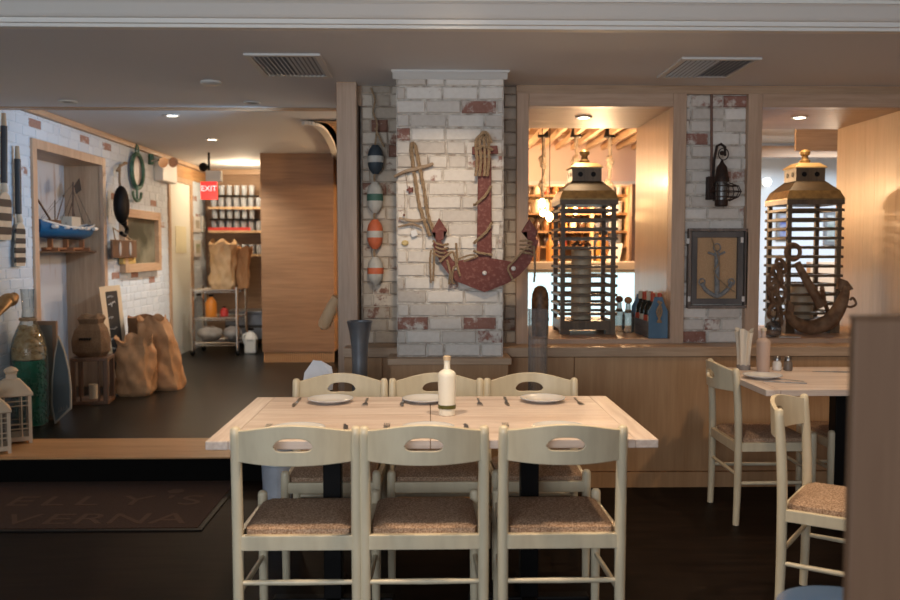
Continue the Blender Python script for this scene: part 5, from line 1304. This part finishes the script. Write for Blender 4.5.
# wooden stand lantern with sack
q = F(89, 404); c = Vector((q.x, q.y + .10, F1)); hz = PY(89, 356, c.y).z - F1; w_ = .145
T = thing('wooden_crate_stand', 'open dark wooden lantern stand carrying a burlap sack by the niche', 'stand', c)
bm = BM()
bm.free()
for z in (0, hz - .03):
    bm = BM(); box(bm, c.x - w_, c.x + w_, c.y - w_, c.y + w_, c.z + z, c.z + z + .03, .15); obj('plate', bm, M['darkwood'], T, bevel=.004)
for sx in (-1, 1):
    for sy in (-1, 1):
        p = Matrix.Rotation(.15, 3, 'Z') @ Vector((sx * (w_ - .02), sy * (w_ - .02), 0)); bm = BM(); box(bm, c.x + p.x - .018, c.x + p.x + .018, c.y + p.y - .018, c.y + p.y + .018, c.z + .03, c.z + hz - .03, .15); obj('post', bm, M['darkwood'], T, bevel=.003)
        if sy < 0:
            p2 = Matrix.Rotation(.15, 3, 'Z') @ Vector((sx * (w_ - .075), sy * (w_ - .02), 0)); bm = BM(); box(bm, c.x + p2.x - .006, c.x + p2.x + .006, c.y + p2.y - .006, c.y + p2.y + .006, c.z + .03, c.z + hz - .03, .15); obj('bar', bm, M['darkwood'], T)
bm = BM(); lathe(bm, [(.035, .03), (.035, .15)], c, 16); obj('candle', bm, M['candle'], T)
def sack(c, prof, tw, label, m, seed, sx=1, sy=1, lean=(0, 0), name='paper_sack', crumple=.016, top='open', n=64, cat='sack'):
    rd = random.Random(seed); T = thing(name, label, cat, c); bm = BM(); R = []
    ph = [rd.uniform(0, 6.28) for _ in range(6)]; H = prof[-1][1]
    sm = []
    for (r0, z0), (r1, z1) in zip(prof, prof[1:]):
        for k in range(8): sm.append((r0 + (r1 - r0) * k / 8, z0 + (z1 - z0) * k / 8))
    sm.append(prof[-1])
    for r_, z in sm:
        row = []
        for k in range(n):
            a = 2 * PI * k / n; sq = 1 / max(abs(math.cos(a)), abs(math.sin(a))); rr = r_ * (1 + (sq - 1) * .45)
            rr += crumple * (math.sin(3 * a + ph[0] + z * 9) + math.sin(5 * a + ph[1] - z * 14) * .6 + math.sin(9 * a + ph[2] + z * 25) * .35 + math.sin(13 * a + ph[4] - z * 47) * .22 + math.sin(2 * a + ph[5] + z * 38) * .3) * min(1, z / .05 + .2)
            zz = z + (crumple * 2 * math.sin(4 * a + ph[3]) if z > H * .93 else 0)
            row.append(bm.verts.new(c + Vector((rr * math.cos(a) * sx + lean[0] * z / H, rr * math.sin(a) * sy + lean[1] * z / H, zz))))
        R.append(row)
    for a, b in zip(R, R[1:]):
        for k in range(n): bm.faces.new((a[k], a[(k + 1) % n], b[(k + 1) % n], b[k]))
    bm.faces.new(R[0][::-1])
    if top == 'closed': bm.faces.new(R[-1])
    obj('bag', bm, m, T, smooth=True); return T
cs = c + Vector((0, 0, hz + .001)); hs = PY(89, 315, c.y).z - cs.z
T = sack(cs, [(.10, 0), (.135, hs * .12), (.14, hs * .35), (.12, hs * .65), (.085, hs * .80), (.10, hs * .92), (.07, hs)], 0, 'burlap sack tied at the top sitting on the dark wooden stand', M['burlap'], 3, name='burlap_sack', crumple=.006, top='closed')
bm = BM(); y = cs.y - .145
for k in range(5): box(bm, cs.x - .05 + k * .02, cs.x - .04 + k * .02, y - .004, y + .02, cs.z + hs * .42, cs.z + hs * .48)
obj('faded_print', bm, M['black'], T)
# chalkboard
q = F(128, 395); Yc = q.y + .05
T = thing('chalkboard_sign', 'narrow pale framed chalkboard leaning behind the kraft paper sacks', 'chalkboard', (PY(110, 400, Yc).x, Yc, F1))
def K_(x, y, o=0): return PY(x, y, 7.66 + (x - 114 + (393 - y) * .14) / 18 * .4 + (393 - y) / 110 * .15 + o)
mfr = plain('pale_board_frame', (.58, .48, .34), .6)
o4 = [(114, 393), (99, 287), (119, 285), (130, 384)]; i4 = [(115.5, 385), (104, 292), (117, 290.5), (126, 378)]
bm = BM()
for k in range(4): prism(bm, [K_(*o4[k]), K_(*o4[(k + 1) % 4]), K_(*i4[(k + 1) % 4]), K_(*i4[k])], (0, .025, 0))
obj('frame', bm, mfr, T)
bm = BM(); prism(bm, [K_(x, y, .008) for x, y in i4], (0, .01, 0)); obj('slate', bm, plain('black_slate', (.012, .012, .014), .6), T)
bm = BM(); rd = random.Random(8)
for row, (y, xa, xb) in enumerate(((297, 107, 114), (305, 108, 116), (318, 108.5, 114), (329, 109, 118), (339, 111, 119), (349, 112, 121))):
    P = []; n_ = 9
    for k in range(n_): P.append(K_(xa + (xb - xa) * k / n_, y + rd.uniform(-2, 2) * (1.6 if row == 1 else .7) - k * .1, .004))
    tube(bm, P, .0045 if row == 1 else .003, 4)
obj('chalk_writing', bm, plain('chalk', (.5, .5, .48), .9), T)
bm = BM(); p0 = K_(108, 300, .03); tube(bm, [p0, Vector((p0.x, Yc + .42, F1 + .02))], .012, 6); obj('back_leg', bm, mfr, T)
# kraft sacks
q = F(136, 396); Y_ = q.y + .10; c = Vector((PY(136, 380, Y_).x, Y_, F1)); H = PY(136, 338, Y_).z - F1
sack(c, [(.13, 0), (.15, H * .05), (.155, H * .4), (.150, H * .75), (.13, H * .9), (.145, H)], 0, 'full kraft paper sack in front of the chalkboard, crumpled top', M['kraft'], 5, lean=(-.01, .02))
q = F(165, 391); Y_ = q.y + .14; c = Vector((PY(168, 380, Y_).x, Y_, F1)); H = PY(160, 318, Y_).z - F1
sack(c, [(.13, 0), (.145, H * .05), (.15, H * .4), (.15, H * .75), (.12, H * .93), (.12, H)], 0, 'taller kraft paper sack leaning left at the right end of the row', M['kraft'], 6, lean=(-.14, .05), crumple=.014)
Y_ = 8.25; c = Vector((PY(146, 380, Y_).x, Y_ + .0, F1)); H = PY(146, 316, Y_).z - F1
sack(c, [(.13, 0), (.14, H * .05), (.14, H * .9), (.145, H)], 0, 'wide open kraft paper bag behind the two front paper sacks', plain('kraft_paper_dark', (.24, .12, .055), .8, bump=.4), 7, crumple=.005)

# --- alcove: wire cart
YA1 = 10.45; cz = lambda y: PY(210, y, YA1).z
cxa, cxb = PY(192, 300, YA1).x, PY(237, 300, YA1).x
T = thing('wire_cart', 'chrome wire shelf cart standing in the alcove beside the door', 'cart', ((cxa + cxb) / 2, YA1 + .25, F1))
for x in (cxa, cxb):
    for y in (YA1, YA1 + .5):
        bm = BM(); tube(bm, [(x, y, F1 + .06), (x, y, cz(287))], .018, 8); po = obj('post', bm, M['chrome'], T, smooth=True)
        bm = BM(); sph(bm, (x, y, F1 + .03), .03, seg=10, rings=6); obj('caster', bm, M['black'], T, smooth=True)
shv = [cz(290), cz(318), cz(343)]
for z in shv:
    bm = BM()
    for k in range(15): x = cxa + (cxb - cxa) * k / 14; tube(bm, [(x, YA1, z), (x, YA1 + .5, z)], .004, 4)
    for y in (YA1, YA1 + .25, YA1 + .5):
        for dz in (0, -.03): tube(bm, [(cxa, y, z + dz), (cxb, y, z + dz)], .006, 4)
    obj('wire_shelf', bm, M['chrome'], T)
c = Vector((PY(219, 288, YA1).x, YA1 + .22, shv[0] + .006)); H = PY(219, 241, YA1 + .2).z - c.z
sack(c, [(.13, 0), (.145, H * .1), (.14, H * .5), (.15, H * .8), (.16, H * .93), (.12, H)], 0, 'bright kraft paper bag standing on top of the chrome cart', plain('light_kraft', (.56, .36, .18), .8, c2=(.66, .46, .26), scale=9, bump=.6), 12, crumple=.014)
c = Vector((PY(236, 262, YA1).x, YA1 + .38, shv[0] + .006))
sack(c, [(.05, 0), (.06, .15), (.07, .35), (.09, .5)], 0, 'folded kraft bag behind the bright bag on the cart', plain('orange_kraft', (.50, .27, .12), .8), 13, crumple=.01, sx=1.2)
def jug(px, Y, z, H, r_, m, label, name='storage_bottle', cat='bottle', capm=None):
    c = Vector((PY(px, 300, Y).x, Y, z)); T = thing(name, label, cat, c)
    bm = BM(); lathe(bm, [(r_ * .95, 0), (r_, .01), (r_, H * .6), (r_ * .8, H * .72), (r_ * .35, H * .85), (r_ * .35, H * .93)], c, 20); obj('body', bm, m, T, smooth=True)
    bm = BM(); lathe(bm, [(r_ * .42, H * .90), (r_ * .42, H)], c, 16); obj('cap', bm, capm or M['black'], T, smooth=True); return T
jug(199, YA1 + .12, shv[1] + .006, .28, .075, M['glass'], 'clear glass jar on the middle shelf of the chrome cart')
jug(211, YA1 + .12, shv[1] + .006, .27, .07, plain('orange_juice', (.75, .25, .03), .3), 'orange bottle on the middle shelf of the chrome cart')
jug(224, YA1 + .2, shv[1] + .006, .12, .05, plain('red_plastic', (.60, .05, .04), .4), 'small red tub on the middle shelf of the chrome cart', 'plastic_tub', 'tub')
jug(231, YA1 + .2, shv[0] + .006, .10, .05, bpy.data.materials['red_plastic'], 'small red tub at the right end of the cart top', 'plastic_tub', 'tub')
mcl = plain('folded_cloth', (.55, .50, .44), .9, c2=(.40, .36, .31), scale=8, bump=.6)
for px, lab, m_, w_ in ((206, 'heap of pale folded cloths on the bottom shelf of the cart', mcl, .15), (229, 'grey plastic bundle at the right of the bottom cart shelf', plain('grey_bundle', (.30, .28, .26), .7, bump=.5, scale=10), .11)):
    c = Vector((PY(px, 340, YA1).x, YA1 + .2, shv[2] + .006)); bm = BM(); sph(bm, c + Vector((0, 0, .09)), .16, (w_ / .16, .9, .55), 24, 16)
    for v in bm.verts: v.co.z = max(c.z, v.co.z + .012 * math.sin(v.co.x * 60) * math.cos(v.co.y * 45)); 
    obj('cloth_heap' if px == 206 else 'plastic_bundle', bm, m_, label=lab, cat='cloth' if px == 206 else 'bundle', smooth=True)
mjug = plain('milk_plastic', (.72, .70, .64), .5)
c = Vector((PY(251, 346, 10.7).x, 10.7, F1)); T = thing('plastic_jug', 'white plastic jug with a black cap on the floor right of the cart', 'jug', c)
bm = BM(); box(bm, c.x - .07, c.x + .07, c.y - .07, c.y + .07, F1, F1 + .18); obj('body', bm, mjug, T, bevel=.02)
bm = BM(); lathe(bm, [(.085, .175), (.06, .23), (.03, .26), (.03, .28)], c, 16); obj('shoulder', bm, mjug, T, smooth=True)
bm = BM(); lathe(bm, [(.035, .281), (.035, .31)], c, 14); obj('cap', bm, M['black'], T)
bm = BM(); tube(bm, spline([c + Vector((-.02, -.0, .25)), c + Vector((-.09, 0, .22)), c + Vector((-.085, 0, .14)), c + Vector((-.068, 0, .12))], 5), .012, 8); obj('handle', bm, mjug, T, smooth=True)
# steel counter low in the alcove
x0 = PY(240, 300, 11.3).x
T = thing('steel_counter', 'low dark steel counter at the back of the alcove', 'counter', (x0 + .3, 11.5, F1))
zc_ = PY(250, 311, 11.3).z
bm = BM(); box(bm, x0 - .2, pl - .01, 11.2, 11.79, zc_ - .03, zc_); obj('worktop', bm, M['dmetal'], T, bevel=.003)
bm = BM(); box(bm, x0 - .18, pl - .02, 11.24, 11.78, F1 + .1, zc_ - .031); obj('body', bm, plain('dark_steel', (.07, .065, .06), .4, .6), T)
bm = BM()
for dz in (.12, .3): box(bm, x0 - .17, pl - .03, 11.22, 11.239, F1 + dz, F1 + dz + .14)
obj('drawer', bm, M['dmetal'], T, bevel=.003)
# alcove shelves with glassware
xa, xb = PY(209, 230, 11.5).x, pl - .005
def tumbler(name, label, m=None, r_=.035, h=.11, stem=False):
    t = thing(name, label, 'glass')
    bm = BM()
    if stem: lathe(bm, [(.03, 0), (.03, .003), (.005, .012), (.005, .07), (.02, .085), (.034, .11), (.034, .15), (.029, .17)], seg=14)
    else: lathe(bm, [(r_ * .82, 0), (r_, h), (r_ * .9, h), (r_ * .75, .01), (0, .01)], seg=14)
    obj('bowl', bm, m or M['glass'], t, smooth=True, w=False); return t
M['ice'] = glassmat('shelf_glass', (.72, .78, .86), .15, .6, .8)
g_t = None; g_s = None
rows_ = []
for i, (py, nm) in enumerate(((207, 'top'), (230.5, 'middle'), (254, 'bottom'))):
    z = PY(235, py, 11.5).z; 
    sh = B('alcove_shelf', (xa, xb, 11.45, YA - .001, z - .03, z), plain('shelf_wood_' + nm, (.50, .34, .2), .5), label='wooden shelf full of glasses in the alcove, %s of three' % nm, cat='shelf', group='shelves in the alcove')
    for j in range(2):
        for k in range(10):
            x = xa + .06 + (xb - xa - .12) * k / 9; y = 11.53 + j * .13
            if i == 2 and k < 3: continue
            rows_.append((x, y, z, nm, (i == 1 and k < 5 and False)))
            if i < 2 and k < 6 and j == 0: rows_.append((x + .01, y, z + .155, nm + 'u', False))
trays = []
proto_g = {}
for x, y, z, nm, st in rows_:
    lab = 'clear tumbler in the %s row on the %s alcove shelf' % ('front' if y < 11.6 else 'back', nm) if not nm.endswith('u') else 'clear tumbler in the raised rack on the %s alcove shelf' % nm[:-1]
    grp = 'tumblers ' + lab[14:]
    if 'g' not in proto_g:
        g_ = tumbler('tumbler', lab, M['ice'], .038, .125); g_['group'] = grp; g_.location = (x, y, z); proto_g['g'] = g_
    else: dup(proto_g['g'], (x, y, z), 0, lab, grp)
for i, py in enumerate((207, 230.5)):
    z = PY(235, py, 11.5).z; bm = BM(); box(bm, xa + .02, xa + (xb - xa) * .64, 11.46, 11.60, z + .135, z + .150)
    obj('glass_rack', bm, M['black'], label='black glass rack tray on the %s alcove shelf' % ('top', 'middle')[i], cat='rack')
z = PY(235, 230.5, 11.5).z; bm = BM(); box(bm, xa + .0, xa + .55, 11.452, 11.47, z + .001, z + .04); obj('red_strip', bm, bpy.data.materials['red_plastic'], label='red plastic strip along the middle alcove shelf', cat='strip')
# exit sign
c = PY(209, 186, 9.75)
T = thing('exit_sign', 'red exit sign hanging by the ceiling near the alcove', 'sign', (c.x, 9.75, c.z))
mred = plain('exit_red', (.85, .05, .04), .4, emit=.9)
bm = BM(); h = (PY(209, 170, 9.75).z - PY(209, 197, 9.75).z) / 2
box(bm, c.x - .09, c.x + .09, 9.74, 9.77, c.z - h + .0, c.z + h - .10); obj('panel', bm, mred, T, bevel=.002)
text('EXIT', .085, (c.x, 9.738, c.z - .03), (90, 0, 0), plain('exit_letters', (.95, .75, .72), .4, emit=1.0), T)
bm = BM(); box(bm, c.x - .03, c.x + .14, 9.72, 9.80, c.z + h - .10, c.z + h + .02); obj('housing', bm, M['whitepaint'], T, bevel=.006)
bm = BM(); tube(bm, [(c.x, 9.76, c.z + h), (c.x, 9.76, CE)], .012, 8); sph(bm, (c.x - .06, 9.76, c.z + h + .06), .05); obj('stem', bm, M['black'], T, smooth=True)
# small posters on the far left wall
for px0, px1, py0, py1, lab, cc in ((192, 198.5, 216, 232, 'small white framed photo on the far left wall, upper of two', (.30, .28, .2)), (192, 198.5, 240, 257, 'small white framed photo on the far left wall, lower of two', (.25, .32, .16)), (200.5, 204, 216, 232, 'small white framed photo close to the alcove shelves', (.22, .18, .15))):
    ya_, yb_2 = WX(px0, 230).y, WX(px1, 230).y; za, zb3 = WX(px0, py1).z, WX(px0, py0).z
    T = thing('framed_photo', lab, 'picture', (WL + .01, (ya_ + yb_2) / 2, za))
    bm = BM(); box(bm, WL + .012, WL + .03, ya_, yb_2, za, zb3); obj('frame', bm, M['whitepaint'], T, bevel=.003)
    bm = BM(); box(bm, WL + .0301, WL + .033, ya_ + .07, yb_2 - .07, za + .05, zb3 - .05); obj('print', bm, plain('photo_print', cc, .4, c2=(.55, .5, .42), scale=9), T)
# club hanging beside the post
T = thing('wooden_club', 'pale wooden bat-shaped club hanging at the side of the oak post', 'club', PY(327, 331, 5.6))
bm = BM(); a, b = PY(323, 327, 5.6), PY(337, 297, 5.55)
L_ = (b - a); tube(bm, [a - L_ * .04, a, a + L_ * .1, a + L_ * .6, b], [.012, .032, .042, .040, .03], 16); obj('body', bm, wood('pale_club_wood', (.78, .50, .27), (.85, .60, .36), 'Z', .6), T, smooth=True)
bm = BM(); sph(bm, a - L_ * .03, .014); obj('end_knob', bm, M['rope'], T, smooth=True)

# ================================================================ BAR
T = thing('bar_counter', 'bar counter with a pale blue lit front seen through the first window', 'counter', (.8, 8.4, F1))
zc = PY(585, 262, 8.0).z
mwt = plain('counter_stone', (.62, .50, .38), .35)
bm = BM(); box(bm, -.6, 2.25, 7.95, 8.55, zc - .07, zc); obj('worktop', bm, mwt, T, bevel=.005)
bm = BM(); box(bm, -.6, 2.2, 8.06, 8.5, F1, zc - .071); obj('body', bm, M['panel'], T)
bm = BM()
for k in range(6): box(bm, -.58 + k * .46, -.58 + k * .46 + .455, 8.045, 8.059, F1 + .25, zc - .10)
obj('lit_panel', bm, plain('ice_blue_backlit', (.62, .88, .95), .4, emit=1.2), T)
T = thing('tent_card', 'small white card standing on the bar counter', 'card', (PY(613, 270, 8.1).x, 8.1, zc))
bm = BM(); a = PY(613, 262, 8.1); prism(bm, [(a.x - .06, 8.06, zc), (a.x - .06, 8.14, zc), (a.x - .02, 8.10, zc + .17)], (.11, 0, 0)); obj('card', bm, M['pot'], T)
# pendants
mpr = plain('pendant_rope_pale', (.28, .22, .16), .9, c2=(.38, .31, .24), scale=60, bump=.6)
PR = None
def pendant(px, label, zb3):
    x = PY(px, 200, 8.3).x
    T = thing('rope_pendant', label, 'pendant lamp', (x, 8.3, zb3), 'rope pendants over the bar')
    bm = BM(); lathe(bm, [(.055, 2.46 - zb3), (.055, 2.475 - zb3), (.02, 2.62 - zb3)], seg=16); obj('canopy', bm, M['black'], T, w=False)
    bm = BM(); rope(bm, [Vector((0, 0, 2.46 - zb3)), Vector((.01, 0, 2.2 - zb3)), Vector((-.005, 0, 2.0 - zb3)), Vector((0, 0, .12))], .018, tw=40)
    for z in (2.2, 1.98): 
        for k in range(3): sph(bm, (random.uniform(-.015, .015), 0, z - zb3 + .03 * k), .035, seg=10, rings=6)
    obj('rope', bm, mpr, T, w=False)
    bm = BM(); lathe(bm, [(.025, .06), (.028, .12), (.015, .13)], seg=12); obj('socket', bm, M['black'], T, w=False)
    bm = BM(); sph(bm, (0, 0, .02), .028, (1, 1, 1.25), 14, 10); obj('bulb', bm, M['bulb'], T, smooth=True, w=False)
    return T
zbb = PY(575, 213, 8.3).z
pendant(543, 'rope pendant with glowing bulb over the bar, left of the lantern', zbb - .02)
pendant(575.5, 'rope pendant with glowing bulb over the bar, behind the lantern middle', zbb)
pendant(609, 'rope pendant with glowing bulb over the bar, right of the lantern', zbb)
for px, z_ in ((542, PY(542, 204, 7.9).z), (549.5, PY(549, 216, 7.6).z)):
    c = PY(px, 200, 7.8); T = thing('bare_bulb_pendant', 'bare glowing bulb on a thin cord in the first window, %s of two' % ('higher' if px < 545 else 'lower'), 'pendant lamp', (c.x, 7.8, z_))
    bm = BM(); tube(bm, [(c.x, 7.8, z_ + .06), (c.x, 7.8, 2.62)], .004, 5); obj('cord', bm, M['black'], T)
    bm = BM(); sph(bm, (c.x, 7.8, z_), .032, (1, 1, 1.3), 14, 10); obj('bulb', bm, M['bulb'], T, smooth=True)
# back bar shelving
xl_, xr_ = .0, PY(629, 200, 10.0).x
bs = [PY(600, y, 10.1).z for y in (195, 213, 231, 246)]
T = thing('back_bar_shelving', 'lit wooden back bar shelving behind the bar counter', 'shelving', ((xl_ + xr_) / 2, 10.3, F1))
mshelf = plain('bar_shelf_wood', (.22, .12, .05), .4)
for z in bs: bm = BM(); box(bm, xl_, xr_, 10.0, 10.58, z - .025, z); obj('shelf', bm, mshelf, T)
for x in (xl_, PY(592, 200, 10.0).x, xr_): bm = BM(); box(bm, x - .02, x + .02, 9.98, 10.59, F1, 2.12); obj('upright', bm, M['reveal'], T)
bm = BM(); box(bm, xl_, xr_, 10.0, 10.58, F1, PY(600, 262, 10).z - .1); obj('cabinet', bm, M['darkwood'], T)
x = PY(634, 200, 9.4).x; B('bar_post', (x - .045, x + .05, 9.3, 9.4, F1, 2.10), M['darkwood'], label='dark upright post at the right end of the bar shelving', cat='post')
def bbottle(c, m, label, group):
    t = thing('liquor_bottle', label, 'bottle', c, group)
    bm = BM(); lathe(bm, [(.035, 0), (.038, .01), (.038, .17), (.014, .22), (.014, .27)], seg=12); obj('glass', bm, m, t, smooth=True, w=False)
    bm = BM(); lathe(bm, [(.016, .255), (.016, .285)], seg=10); obj('cap', bm, M['black'], t, w=False); return t
rd = random.Random(6)
cols = [('amber', (.50, .22, .05)), ('dark', (.05, .025, .015)), ('brown', (.20, .09, .03)), ('red', (.40, .07, .03)), ('pale', (.80, .68, .48))]
bp = [None] * 5
for si, z in enumerate(bs):
    nm = ('top', 'second', 'third', 'lowest')[si]; x = xl_ + .5
    while x < PY(592, 200, 10.0).x - .08:
        k = rd.randrange(5); h_ = 0
        lab = '%s bottle on the %s back bar shelf' % (cols[k][0], nm); grp = '%s bottles on the %s back bar shelf' % (cols[k][0], nm)
        if bp[k] is None: bp[k] = bbottle(Vector((x, 10.12, z)), plain(cols[k][0] + '_liquor', cols[k][1], .2), lab, grp)
        else: dup(bp[k], (x, 10.12, z), 0, lab, grp, (1, 1, .62) if si else (1, 1, .8))
        if bp[k].location.x == x: bp[k].scale = (1, 1, .62)
        x += .105
    x = PY(592, 200, 10.0).x + .08; first = True
    while x < xr_ - .05:
        dup(proto_g['g'], (x, 10.12, z), 0, 'clear glass right of the bottles on the %s back bar shelf' % nm, 'glasses on the %s back bar shelf' % nm, (1, 1, 1.1)); x += .085
zc2 = zc
for px in (531, 536, 550, 556, 600, 606):
    x = PY(px, 250, 8.3).x; k = cols[(px * 7) % 5]; b_ = bp[(px * 7) % 5] or bp[0]
    if b_: dup(b_, (x, 8.3, zc), 0, 'bottle standing on the bar counter, %s' % {531: 'first from the window frame', 536: 'second from the window frame', 550: 'left one behind the lantern slats', 556: 'right one behind the lantern slats', 600: 'left one beside the white card', 606: 'nearest the white card'}[px], 'bottles on the bar counter', 1)
# side room pictures and dark coat
for px0, px1, py0, py1, lab, cc in ((776, 790, 212, 240, 'blue picture on the pale side room wall behind the six-sided lantern', (.05, .08, .30)), (823, 836, 212, 245, 'grey-green framed picture at the right of the side room wall', (.20, .26, .24))):
    a, b = PY(px0, py1, 9.99), PY(px1, py0, 9.99)
    T = thing('framed_picture', lab, 'picture', ((a.x + b.x) / 2, 9.98, a.z)); bm = BM(); box(bm, a.x, b.x, 9.96, 9.999, a.z, b.z); obj('frame', bm, plain('slate_frame', (.18, .20, .22), .5), T, bevel=.004)
    bm = BM(); box(bm, a.x + .03, b.x - .03, 9.955, 9.9595, a.z + .04, b.z - .04); obj('print', bm, plain('picture_print', cc, .4, c2=(.5, .55, .6), scale=7), T)
c = PY(767, 182, 9.9); T = thing('wall_globe_lamp', 'small pale globe lamp on the side room wall', 'lamp', (c.x, 9.9, c.z - .06))
bm = BM(); sph(bm, (c.x, 9.9, c.z), .05); obj('globe', bm, plain('globe_glow', (1, .97, .9), .4, emit=2.5), T, smooth=True)
bm = BM(); tube(bm, [(c.x, 9.94, c.z), (c.x, 10.0, c.z)], .02, 8); obj('bracket', bm, M['chrome'], T)
